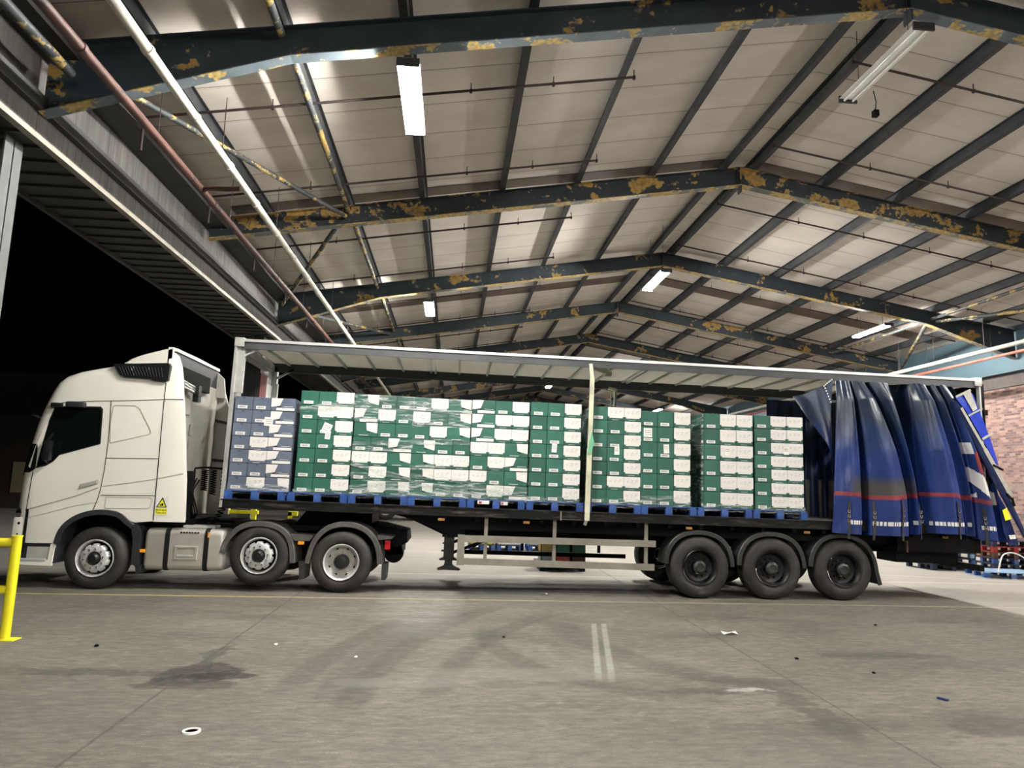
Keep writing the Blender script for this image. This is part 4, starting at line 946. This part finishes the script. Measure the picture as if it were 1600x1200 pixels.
for si in range(10):
    colr = 'blue' if si == 0 else 'green'; cn = 'slate blue' if si == 0 else 'green'
    rows = ROWS[si]; h = (ZT[si]-Z0)/len(rows)
    for ri, row in enumerate(rows):
        x = X0[si]+random.uniform(-.004,.004); z = ZT[si]-h*(ri+1)
        for ci, k in enumerate(row):
            key = (k, colr, round(h, 4))
            if key not in cache: cache[key] = o = carton_mesh(*key)
            else: o = dup(cache[key])
            o.location = TW(x, .08+random.uniform(-.006,.004), z); o.rotation_euler = (0, PITCH, random.uniform(-.008,.008) if k not in 'DE' else 0)
            pos = ('left','middle','right')[ci]
            tag(o, '%s, %s column, %s row down, %s' % (LOOK[k] % cn, pos, ORD[ri], 'stack nearest cab' if si == 0 else ORD[si]+' stack from cab'), 'carton', group=('slate blue' if si == 0 else 'green')+' cartons on the trailer')
            FRONT[(si, ri, ci)] = o
            x += W2 if k in 'DE' else W1
    # the exposed end of the stack, one carton deep or more
    side, deep = (0, 2) if si in (5, 6, 8) else ((0, 1) if si in (7, 9) else (2, 1) if si < 4 else (0, 0))
    for dk in range(deep):
        for ri in range(len(rows)):
            key = ('B', colr, round(h, 4)); o = dup(cache[key])
            k = rows[ri][side]; wf = sum(W2 if q in 'DE' else W1 for q in rows[ri])
            x = X0[si] + (0 if side == 0 else wf-W1)
            o.location = TW(x, .08+(DP+.006)*(dk+1) if k not in 'DE' else .08+W1+.01+(DP+.006)*dk, ZT[si]-h*(ri+1)); o.rotation_euler = (0, PITCH, 0)
            tag(o, '%s carton behind %s row down, %s end, %s' % (cn, ORD[ri], ('second back at left' if dk else 'left') if side == 0 else 'right', 'stack nearest cab' if si == 0 else ORD[si]+' stack'), 'carton', group=('slate blue' if si == 0 else 'green')+' cartons on the trailer')
# white side labels of the exposed ends
for si in (5, 6, 8):
    for ri in range(len(ROWS[si])):
        h = (ZT[si]-Z0)/len(ROWS[si]); MB().box(-.002,.001,.03,.12,.022,.075).build('side_label', 'print_white', FRONT[(si, ri, 0)])
# second row of the load along the far side: only glimpsed as darkness between the stacks
m = MB()
for x in PX: m.box(x+.01, x+.96, 1.36, 2.40, 1.507, 3.20)
o = m.build('cartons_behind', 'carton_green', None); o.location = (0,0,0); o.rotation_euler = (0, PITCH, 0)
tag(o, 'mass of green cartons loaded behind the front stacks', 'cartons', None, 'stuff')

def note(key, x, z, w_, h_, rot, lines):
    """white paper note stuck on a carton, with rows of unreadable print"""
    b = FRONT[key]
    m = MB(); m.box(-w_/2, w_/2, -.0035, -.002, -h_/2, h_/2); m.mat(1)
    for k in range(lines):
        zz = h_*.22-k*h_*.22; xx = -w_*.34
        while xx < w_*.30: l_ = random.uniform(.010,.022); m.box(xx, min(xx+l_, w_*.34), -.0042,-.0034, zz-.006, zz+.006); xx += l_+.006
    o = m.build('paper_note', ['paper','text_grey'], b, loc=(x, 0, z)); o.rotation_euler = (0, rot, 0); o['label'] = 'white paper note with lines of print'
note((0,1,1), .285, .04, .145, .15, .03, 3); note((1,2,1), .17, .11, .15, .17, .35, 3); note((1,3,1), .20, .24, .09, .14, .10, 3)
note((3,1,0), .16, .13, .15, .16, .05, 3); note((5,3,1), .14, .19, .09, .15, .05, 2); note((6,3,1), .18, .20, .09, .14, 0, 2)
note((7,1,0), .13, .17, .155, .16, 0, 3); note((7,2,1), .16, .17, .10, .16, -.05, 2); note((8,2,1), .13, .17, .09, .14, 0, 2); note((9,2,2), -.02, .10, .10, .14, -.03, 2)

# stretch film left on the stacks: skirts round the pallets and loose streaks
def film(si, strips, skirt=.10, corner=False):
    x0, x1 = X0[si]-.012, X0[si]+sum(W2 if q in 'DE' else W1 for q in ROWS[si][0])+.012
    t_ = thing('stretch_film', 'clear crinkled stretch film round the foot of the %s' % ('slate blue stack' if si == 0 else ORD[si]+' stack from the cab'), 'stretch film', (0,0,0), (0, PITCH, 0), 'stretch film on the stacks')
    def band_(za, zb, zc, zd, y):   # left low/high, right low/high
        n = 22; vs = []; 
        for i in range(n+1):
            u = i/n; a = za+(zc-za)*u; b = zb+(zd-zb)*u
            for j in range(4):
                v = j/3; vs.append((x0+(x1-x0)*u, y+random.uniform(-.006,.004), a+(b-a)*v+random.uniform(-.006,.006)))
        fs = [(i*4+j, (i+1)*4+j, (i+1)*4+j+1, i*4+j+1) for i in range(n) for j in range(3)]
        return vs, fs
    m = MB(); m.add(*band_(1.60, Z0+skirt, 1.60, Z0+skirt+.02, .062)); m.build('skirt', 'film', t_, 80)
    for s_ in strips:
        m = MB(); m.add(*band_(*s_, .064-.004*random.random())); m.build('streak', 'film', t_, 80)
    if corner:
        m = MB().add([(x0,.07,Z0),(x0,1.2,Z0),(x0,1.2,ZT[si]-.01),(x0,.07,ZT[si]-.01)], [(0,1,2,3)]); m.build('end_wrap', 'film', t_)
film(0, []); film(1, [(3.02,3.10,3.12,3.30)], .05)
film(2, [(1.95,2.12,1.70,1.80),(2.15,2.22,1.88,1.98),(2.9,3.38,2.95,3.38),(2.40,2.55,2.42,2.62),(1.7,1.78,1.84,2.02)], .16)
film(3, [(1.78,1.95,1.66,1.85),(1.98,2.05,1.92,2.0),(2.85,3.37,2.88,3.37),(2.1,2.18,2.2,2.3),(2.55,2.66,2.58,2.66)], .22)
film(4, [(2.18,2.2,1.98,2.0),(1.72,1.95,1.76,1.88)], .16)
film(5, [], .08, True); film(6, [], .08, True); film(7, [], .16); film(8, [], .06, True); film(9, [], .06)
# papers and odd goods seen in the openings of the fifth pallet
for nm, mt, xa, xb, za, zb, lb, ct in (('printed_card','paper',4.28,4.48,1.575,1.635,'white printed card pushed into the left opening of the fifth pallet','card'),
        ('printed_card','crate_white',4.68,4.80,1.57,1.63,'red and white card in the right opening of the fifth pallet','card')):
    o = MB().mat(0).box(xa,xb,.028,.034,za,zb).mat(1).box(xa+.1*(xb-xa),xa+.35*(xb-xa),.025,.028,za+.01,zb-.015).build(nm, [mt,'crate_red']); o.rotation_euler = (0, PITCH, 0); tag(o, lb, ct)

# ------------------------------------------------------------------ the blue side curtain, drawn back to the rear
def tx(p): return 10.71+(p-1300)*.01241
def bx(p): return 10.66+(p-1305)*.01211
cols = [(1304,1301,1299,-.03),(1312,1311,1311,-.08),(1320,1322,1325,-.11),(1325,1334,1341,-.07),(1326,1338,1347,.08),(1328,1345,1354,.10),(1329,1348,1358,-.05),(1338,1368,1386,-.17),(1345,1387,1409,-.12),(1347,1392,1414,-.06),
 (1348,1394,1416,.20),(1355,1400,1420,.22),(1357,1402,1422,.0),(1368,1406,1428,-.12),(1380,1410,1434,-.08),(1386,1412,1437,.0),(1388,1414,1438,.24),(1412,1428,1446,.26),(1418,1430,1448,.02),(1426,1442,1462,-.14),(1434,1455,1478,-.20),(1442,1472,1498,-.12),(1444,1476,1502,-.04),
 (1445,1478,1503,.16),(1450,1482,1507,.18),(1452,1484,1509,-.02),(1457,1491,1516,-.10),(1460,1496,1519,-.02),(1461,1498,1520,.17),(1466,1504,1526,.17),(1467,1505,1528,-.02),(1473,1514,1546,-.12),(1478,1524,1557,-.04),(1479,1526,1559,.12),(1483,1531,1566,.11),(1486,1536,1577,-.02)]
def cspline(tab, u):
    n = len(tab)-1; f = u*n; i = min(int(f), n-1); s_ = f-i
    p0, p1, p2, p3 = tab[max(i-1,0)], tab[i], tab[i+1], tab[min(i+2,n)]
    o_ = [.5*((2*b)+(-a+c_)*s_+(2*a-5*b+4*c_-d)*s_*s_+(-a+3*b-3*c_+d)*s_**3) for a, b, c_, d in zip(p0,p1,p2,p3)]
    o_[3] = p1[3]+(p2[3]-p1[3])*s_*s_*(3-2*s_)
    return o_
def u_at(px):
    """where along the cloth the hem passes a given station"""
    return min((abs(cspline(cols, k/700)[2]-px), k/700) for k in range(701))[1]
NU, NV = 420, 150
ZTOP, ZMID = 3.93, 2.66
def curtain_pt(u, v):
    a, b, c_, d = cspline(cols, u)
    X_t, X_b = tx(a), bx(c_); X_m = 10.685+(b-1301.5)*.01226
    zb = 1.185 - .03*math.sin(u*9) - (.10*max(0, (u-.8)/.2))
    z = ZTOP+(zb-ZTOP)*v; vm = .46
    # quadratic through top, middle and bottom
    x = X_t*(v-vm)*(v-1)/(vm) + X_m*v*(v-1)/(vm*(vm-1)) + X_b*v*(v-vm)/((1-vm))
    amp = (.5+.5*min(1, v*2.2))*(1-.25*max(0, v-.75)/.25)
    y = -.03 + amp*(d*3.0 if d > 0 else d*1.5) + .018*math.sin(7*v*3+u*60)*v*(.5+.5*math.sin(u*40)) + .01*math.sin(u*250)*(1-v)**3
    if v < .12: y = y*(.45+.55*v/.12)+.03*(1-v/.12)
    return (x, y, z+PITCH*x)
m = MB(); pts = [curtain_pt(i/NU, j/NV) for i in range(NU+1) for j in range(NV+1)]
m.v = pts
for i in range(NU):
    u = (i+.5)/NU
    for j in range(NV):
        v = (j+.5)/NV
        m.f.append([i*(NV+1)+j, (i+1)*(NV+1)+j, (i+1)*(NV+1)+j+1, i*(NV+1)+j+1])
        mi = 0; vv = v+.008*math.sin(u*26); q = (cspline(cols, u)[2]-1519)/58
        if .738 < vv < .765: mi = 2
        # torn-edged white sweep and red patch of the printed emblem near the rear
        if q > 0:
            lo = .52+.13*q+.05*q*q; hi = lo+.13-.10*abs(q-.45)
            if .12 < q < .95 and lo < v < hi: mi = 4
            if .10 < q < .40 and .38 < v < .455: mi = 4
            if .38 < q < .75 and .43+.16*abs(q-.5) < v < lo-.01: mi = 2
        if -.02 < q < .22 and .70 < v < .735 and (v-.70) > .035*(1-q/.22): mi = 4
        m.mi.append(mi)
ct = thing('side_curtain', 'blue trailer curtain bunched in deep folds at the rear of the trailer', 'curtain', (0,0,0), (0, PITCH, 0))
cl = m.build('curtain_cloth', ['curtain_blue','curtain_blue','curtain_red','curtain_blue','curtain_white'], ct, 80)
# leading corner of the curtain, folded inwards
m = MB(); n = 14; A, B, T = Vector((10.71,-.0,3.93)), Vector((10.655,-.03,2.50)), Vector((9.99,.10,3.62)); grid = []
for i in range(n+1):
    u = i/n
    top_ = A.lerp(T, u)+Vector((0,0,-.05*math.sin(u*math.pi))); bot_ = B.lerp(T, u)+Vector((.10*math.sin(u*math.pi),0,.02*math.sin(u*6)))
    for j in range(n+1):
        v = j/n; p = top_.lerp(bot_, v); p.y += .07*math.sin(u*7+v*3)*(1-u)+.10*math.sin(u*math.pi); p.z += PITCH*p.x; grid.append(p)
m.add(grid, [(i*(n+1)+j, (i+1)*(n+1)+j, (i+1)*(n+1)+j+1, i*(n+1)+j+1) for i in range(n) for j in range(n)])
m.mi = [1 if (k % n) < 6 and k//n < 6 else 0 for k in range(n*n)]
m.build('leading_corner', ['curtain_blue','curtain_navy'], ct, 80)
m = MB()
for k in range(6): m.box(10.50-.0+.03*k, 10.52+.03*k, -.06,-.05, 3.80+.025*k+PITCH*10.6, 3.825+.025*k+PITCH*10.6)
for k in range(6): m.box(10.52+.02*k, 10.54+.02*k, -.06,-.05, 3.76-.05*k+PITCH*10.6, 3.785-.05*k+PITCH*10.6)
m.build('corner_stitching', 'reflector', ct)
# reflective hem pieces and buckle straps follow the cloth
def on_cloth(u, v, off=-.008):
    p = Vector(curtain_pt(u, v)); a = Vector(curtain_pt(min(1,u+.003), v))-Vector(curtain_pt(max(0,u-.003), v)); b = Vector(curtain_pt(u, min(1,v+.01)))-Vector(curtain_pt(u, max(0,v-.01)))
    n_ = a.cross(b).normalized()
    if n_.y > 0: n_ = -n_
    return p - n_*off, n_, a.normalized(), b.normalized()
m = MB()
for a, b, v_ in ((1322,1340,.925),(1359,1412,.925),(1424,1433,.925),(1452,1499,.935),(1511,1517,.925),(1532,1553,.925)):
    k = a
    while k < b:
        q = [on_cloth(u_at(k+du), v_+dv, -.006)[0] for du, dv in ((0,-.013),(3.2,-.013),(3.2,.013),(0,.013))]; m.add(q, [(0,1,2,3)]); k += 4.4
m.build('reflective_tape', 'reflector', ct)
for k, (u, v0) in enumerate(((u_at(1319),.79),(u_at(1361),.79),(u_at(1400),.765),(u_at(1430),.79),(u_at(1486),.785),(u_at(1536),.80))):
    m = MB(); ps = [on_cloth(u+.001*math.sin(9*v), v, -.014) for v in [v0+(1.03-v0)*i/8 for i in range(9)]]
    rg = []
    for p, n_, a, b in ps:
        s_ = Vector((1,0,0)); s_ = (s_-n_*s_.dot(n_)).normalized(); rg.append([p-s_*.020, p+s_*.020, p+s_*.020+n_*.006, p-s_*.020+n_*.006])
    m.rings(rg); st_ = m.build('buckle_strap', 'strap_dark', ct)
    for q in (ps[2][0], ps[3][0], ps[4][0]):
        q = q+n_*.012; m = MB(); m.box(q.x-.024,q.x+.024,q.y-.010,q.y+.004,q.z-.045,q.z-.028); m.box(q.x-.024,q.x-.016,q.y-.01,q.y+.004,q.z-.045,q.z+.01); m.box(q.x+.016,q.x+.024,q.y-.01,q.y+.004,q.z-.045,q.z+.01)
        m.build('buckle', 'chrome' if k in (2,4) else 'guard_alu', st_)
# rear end of the curtain: rolled pole, bright flap and webbing
def PP(px, py, y):
    """a point of the curtain's rear end, measured along and up the trailer side"""
    x = 13.05+(px-1490)*.01225-(py-625)*.00012; z = 3.66-(py-625)*.01165; return (x, y, z+PITCH*x)
m = MB().tube([PP(1485,628,-.10), PP(1520,706,-.15), PP(1556,780,-.16), PP(1593,852,-.12)], [.075,.07,.055,.035], 12)
m.build('rolled_edge', 'curtain_edge', ct, 50)
def quad(name, poly, y0_, mat, th=.012):
    m = MB(); n = len(poly); a = [Vector(PP(px, py, y0_+yy)) for px, py, yy in poly]; b = [p+Vector((0,th,0)) for p in a]
    m.add(a+b, [list(range(n)), list(range(n,2*n))[::-1]]+[[k,(k+1)%n,n+(k+1)%n,n+k] for k in range(n)]); return m.build(name, mat, ct)
quad('bright_flap', [(1480,623,0),(1503,610,.03),(1512,618,.04),(1524,655,.03),(1536,690,.03),(1546,728,.03),(1541,727,0),(1515,680,-.02),(1494,642,-.02)], -.20, 'curtain_bright')
quad('flap_window', [(1492,617,0),(1505,610,.03),(1516,640,.03),(1507,645,.0)], -.214, 'webbing', .006)
m = MB()
for a, b, wd in (((1488,640),(1522,703),.05),((1522,703),(1560,775),.075),((1499,652),(1521,640),.03),((1519,688),(1536,678),.04),((1480,623),(1504,611),.04)): m.bar(PP(*a,-.222), PP(*b,-.222), wd, .008, (0,1,0))
m.build('webbing', 'webbing', ct)
m = MB()
for a, b in (((1533,728),(1550,735)),((1552,772),(1564,782)),((1560,778),(1565,790))): m.bar(PP(*a,-.24), PP(*b,-.20), .03, .03, (0,1,0))
m.build('strap_ends', 'ink', ct)
quad('emblem_patch', [(1549,797,0),(1556,793,0),(1562,810,0),(1553,813,0)], -.16, 'yellow_sticker', .004); quad('reflective_patch', [(1559,835,0),(1569,834,0),(1570,840,0),(1561,841,0)], -.13, 'reflector', .004)
quad('rear_tail', [(1548,770,.0),(1560,790,0),(1580,848,.02),(1566,852,.02),(1556,830,0)], -.06, 'curtain_blue')
# the far curtain, bunched inside
m = MB(); n = 90; vs = []
for i in range(n+1):
    u = i/n; x = 10.55+2.7*u
    for j in range(7):
        v = j/6; vs.append((x+.05*math.sin(u*50)*v, 2.40+.07*math.sin(u*62)*(.5+.5*v), 3.98+(1.45-3.98)*v))
m.add(vs, [(i*7+j,(i+1)*7+j,(i+1)*7+j+1,i*7+j+1) for i in range(n) for j in range(6)]); m.mi = [1 if (k % 6) >= 4 and (k//6) % 9 < 5 else 0 for k in range(n*6)]
o = m.build('side_curtain', ['curtain_edge','guard_alu'], None, 80); o.rotation_euler = (0, PITCH, 0); tag(o, 'dark inner face of the far curtain bunched behind the tenth stack', 'curtain')

# ------------------------------------------------------------------ things on the ground
b = thing('safety_barrier', 'chipped yellow tube barrier at the left edge in front of the cab', 'barrier', (-1.05,-3.61,0))
def rail_(name, p, q, r): return MB().tube([p, q], r, 16).build(name, 'yellow_paint', b, 40)
MB().tube([(0,0,.012),(0,0,1.13)], .052, 18).tube([(0,0,1.125),(0,0,1.14)], .058, 18).build('post', 'yellow_paint', b, 40)
rail_('rail', (-.04,0,1.06), (-2.2,-.25,1.06), .048); rail_('rail', (-.04,0,.54), (-2.2,-.25,.54), .048)
MB().tube([(-2.2,-.25,.012),(-2.2,-.25,1.13)], .052, 18).build('post', 'yellow_paint', b, 40)
MB().box(-.12,.13,-.09,.09,0,.012).box(-2.32,-2.08,-.35,-.15,0,.012).build('base_plate', 'yellow_paint', b)
b = thing('safety_barrier', 'yellow barrier beyond the trailer, seen above the tractor mudguards', 'barrier', (-1.45,7.8,0))
MB().box(-.91,0.04,-.05,.05,.89,.98).build('rail', 'yellow_paint', b)
for x in (-.07,-.78): MB().box(x-.055,x+.055,-.055,.055,0,1.06).build('post', 'yellow_paint', b)
b = thing('safety_barrier', 'small piece of yellow barrier beyond the drive wheel', 'barrier', (-.55,7.8,0)); MB().box(-.05,.2,-.05,.05,.86,.98).build('rail', 'yellow_paint', b); MB().box(-.05,.05,-.05,.05,0,.97).build('post', 'yellow_paint', b)

# litter
def crumple(r, n=8):
    bm = bmesh.new(); bmesh.ops.create_icosphere(bm, subdivisions=2, radius=r)
    for p in bm.verts: p.co *= random.uniform(.6, 1.15); p.co.z = max(-r*.5, p.co.z*.55)
    m = MB(); bm.verts.index_update(); m.add([p.co+Vector((0,0,r*.5)) for p in bm.verts], [[q.index for q in f.verts] for f in bm.faces]); bm.free(); return m
o = MB().add([(-.10,-.03,.002),(0,-.05,.035),(.10,-.02,.004),(.09,.06,.03),(-.02,.05,.012),(-.11,.06,.028)], [(0,1,4,5),(1,2,3,4)]).build('waste_paper', 'paper', loc=(7.57,-2.89,.0)); tag(o, 'creased white and green paper lying before the trailer wheels', 'litter')
o = MB().rings([[(a*math.cos(2*math.pi*k/28), a*math.sin(2*math.pi*k/28), z) for k in range(28)] for a, z in ((.065,.0),(.065,.014),(.050,.016),(.045,.008))], False).mat(1).rings([[(a*math.cos(2*math.pi*k/28), a*math.sin(2*math.pi*k/28), .008) for k in range(28)] for a in (.048,.02)], True).build('plastic_disc', ['paper','crate_red'], loc=(2.01,-6.54,0)); tag(o, 'round white plastic disc with red middle near the bottom edge', 'litter')
o = MB().box(-.02,.02,-.045,.045,0,.02,.006).build('plastic_clip', 'navy_plastic', loc=(8.45,-5.71,.001)); o.rotation_euler = (0,0,.5); tag(o, 'small dark blue plastic piece on the floor at lower right', 'litter')
for x, y, r, mt, lb in ((1.95,-3.78,.028,'paper','small white crumpled scrap on the floor right of the oil stain'),(5.55,.22,.03,'paper','pale scrap on the yellow floor line below the side guard'),(.07,-3.90,.026,'ink','dark scrap on the floor at left, level with the barrier foot'),
        (4.55,-3.25,.022,'ink','dark scrap left of the two white floor stripes'),(7.80,-4.22,.026,'ink','black scrap in front of the creased paper'),(10.0,-2.2,.022,'ink','dark scrap in front of the rearmost wheel'),(8.35,-4.8,.022,'ink','black scrap between the paper and the blue plastic piece'),
        (2.9,-4.3,.022,'paper','whitish crumb beside the first tyre arc')):
    tag(crumple(r).build('waste_scrap', mt, loc=(x, y, 0.001)), lb, 'litter', group='scraps on the floor')

# goods on the floor beyond the trailer, seen under it
def tray(name, label, loc, w_, d, h, mat, cat='crate'):
    o = MB().box(0,w_,0,d,0,.02).box(0,w_,0,.02,0,h).box(0,w_,d-.02,d,0,h).box(0,.02,0,d,0,h).box(w_-.02,w_,0,d,0,h).box(-.01,w_+.01,-.012,0,h-.04,h).box(.06,w_-.06,.02,d-.02,.02,h*.8).build(name, mat, loc=loc); return tag(o, label, cat)
pn = pallet_proto('dark blue pallet on the floor under the crates seen below the trailer', ('pallet_navy','pallet_navy'), 1.02, 1.2, .15)
pn.location = (5.86, 3.62, 0)
tray('crate', 'grey crate on the low dark pallet, bottom left', (5.88,3.66,.15), .32,.5,.24,'crate_grey'); tray('crate', 'red crate on the low dark pallet, bottom middle', (6.225,3.66,.15),.32,.5,.24,'crate_red'); tray('crate', 'brown crate on the low dark pallet, bottom right', (6.57,3.66,.15),.32,.5,.24,'pallet_brown')
tray('crate', 'tan crate on the low dark pallet, middle left', (5.88,3.66,.395),.32,.5,.30,'crate_tan'); tray('crate', 'green grey crate on the low dark pallet, middle', (6.225,3.66,.395),.32,.5,.30,'carton_green'); tray('crate', 'dark green crate on the low dark pallet, middle right', (6.57,3.66,.395),.32,.5,.30,'crate_dkgreen')
for k, (x, mt, lb) in enumerate(((4.75,'crate_yellow','yellow crate on the floor pallet seen through the side guard'),(5.55,'crate_white','white crate beside the yellow one, seen through the side guard'),(6.45,'crate_grey','grey and white crate left of the tan one'))):
    p = pallet_proto('blue pallet far behind, below the %s' % ('yellow crate','white crate','grey crate')[k], ('pallet_blue','pallet_blue'), .75, 1.0, .15); p.location = (x-.35, 8.2, 0)
    tray('crate', lb, (x-.33, 8.25, .15), .7,.6,.32, mt)
tray('crate', 'small red crate before the grey and white one', (6.55, 7.9, 0), .28,.25,.28,'crate_red')

# pallets by the brick wall behind the trailer
def stackp(items, x, y, group):
    z = 0
    for w_, mats, rz_, lb in items:
        p = pallet_proto(lb, mats, w_, 1.0, .15, group); p.location = (x, y, z); p.rotation_euler = (0,0,rz_); z += .151
stackp([(1.25,('pallet_pale','pallet_blue'),-.25,'pale blue pallet lying on the floor behind the trailer'),], 16.45, 3.75, 'pallets by the brick wall')
stackp([(1.2,('pallet_navy','pallet_navy'),-.1,'navy pallet at the bottom of the stack by the brick wall'),(1.2,('pallet_navy','pallet_blue'),-.08,'dark blue pallet second from the floor in the brick wall stack'),(1.2,('pallet_brown','pallet_brown'),-.1,'brown wooden pallet just below the red one'),(1.2,('pallet_red','pallet_red'),-.12,'red pallet on the stack by the brick wall'),(1.2,('pallet_navy','pallet_navy'),-.1,'navy pallet lying on the red pallet')], 18.2, 5.6, 'pallets by the brick wall')
stackp([(1.2,('pallet_navy','pallet_navy'),.05,'dark pallet on the floor behind the rear bumper bar'),(1.2,('pallet_navy','pallet_blue'),.03,'dark blue pallet in the middle behind the rear bumper bar'),(1.2,('pallet_navy','pallet_pale'),.05,'greyish blue pallet on top behind the rear bumper bar')], 16.2, 5.2, 'pallets by the brick wall')
tag(MB().tube(smooth_pts([(16.75,3.7,.16),(16.85,3.72,.42),(17.1,3.9,.55),(17.35,3.9,.58),(17.55,3.8,.45),(17.62,3.72,.2),(17.6,3.7,.16)], 5), .016, 8).build('loose_strap', 'white_panel', smooth=50), 'loose white strap looped over the pale blue pallet', 'strap')

# another lorry trailer parked far behind
bl = thing('parked_trailer', 'pale trailer parked far behind, only wheels and underside visible', 'trailer', (0,0,0))
MB().box(-4.0,3.6,23.2,25.6,1.15,3.3).build('box_body', 'grey_lorry', bl); MB().box(-3.8,3.5,23.3,25.5,.8,1.15).build('underframe', 'chassis_black', bl)
for x in (.65, 2.0): wheel(bl, x, 23.15, .53, .53, .36, 'drive')
MB().box(3.1,3.22,23.3,23.45,.0,.9).box(3.0,3.3,23.25,23.5,0,.06).build('landing_leg', 'trailer_fender', bl)
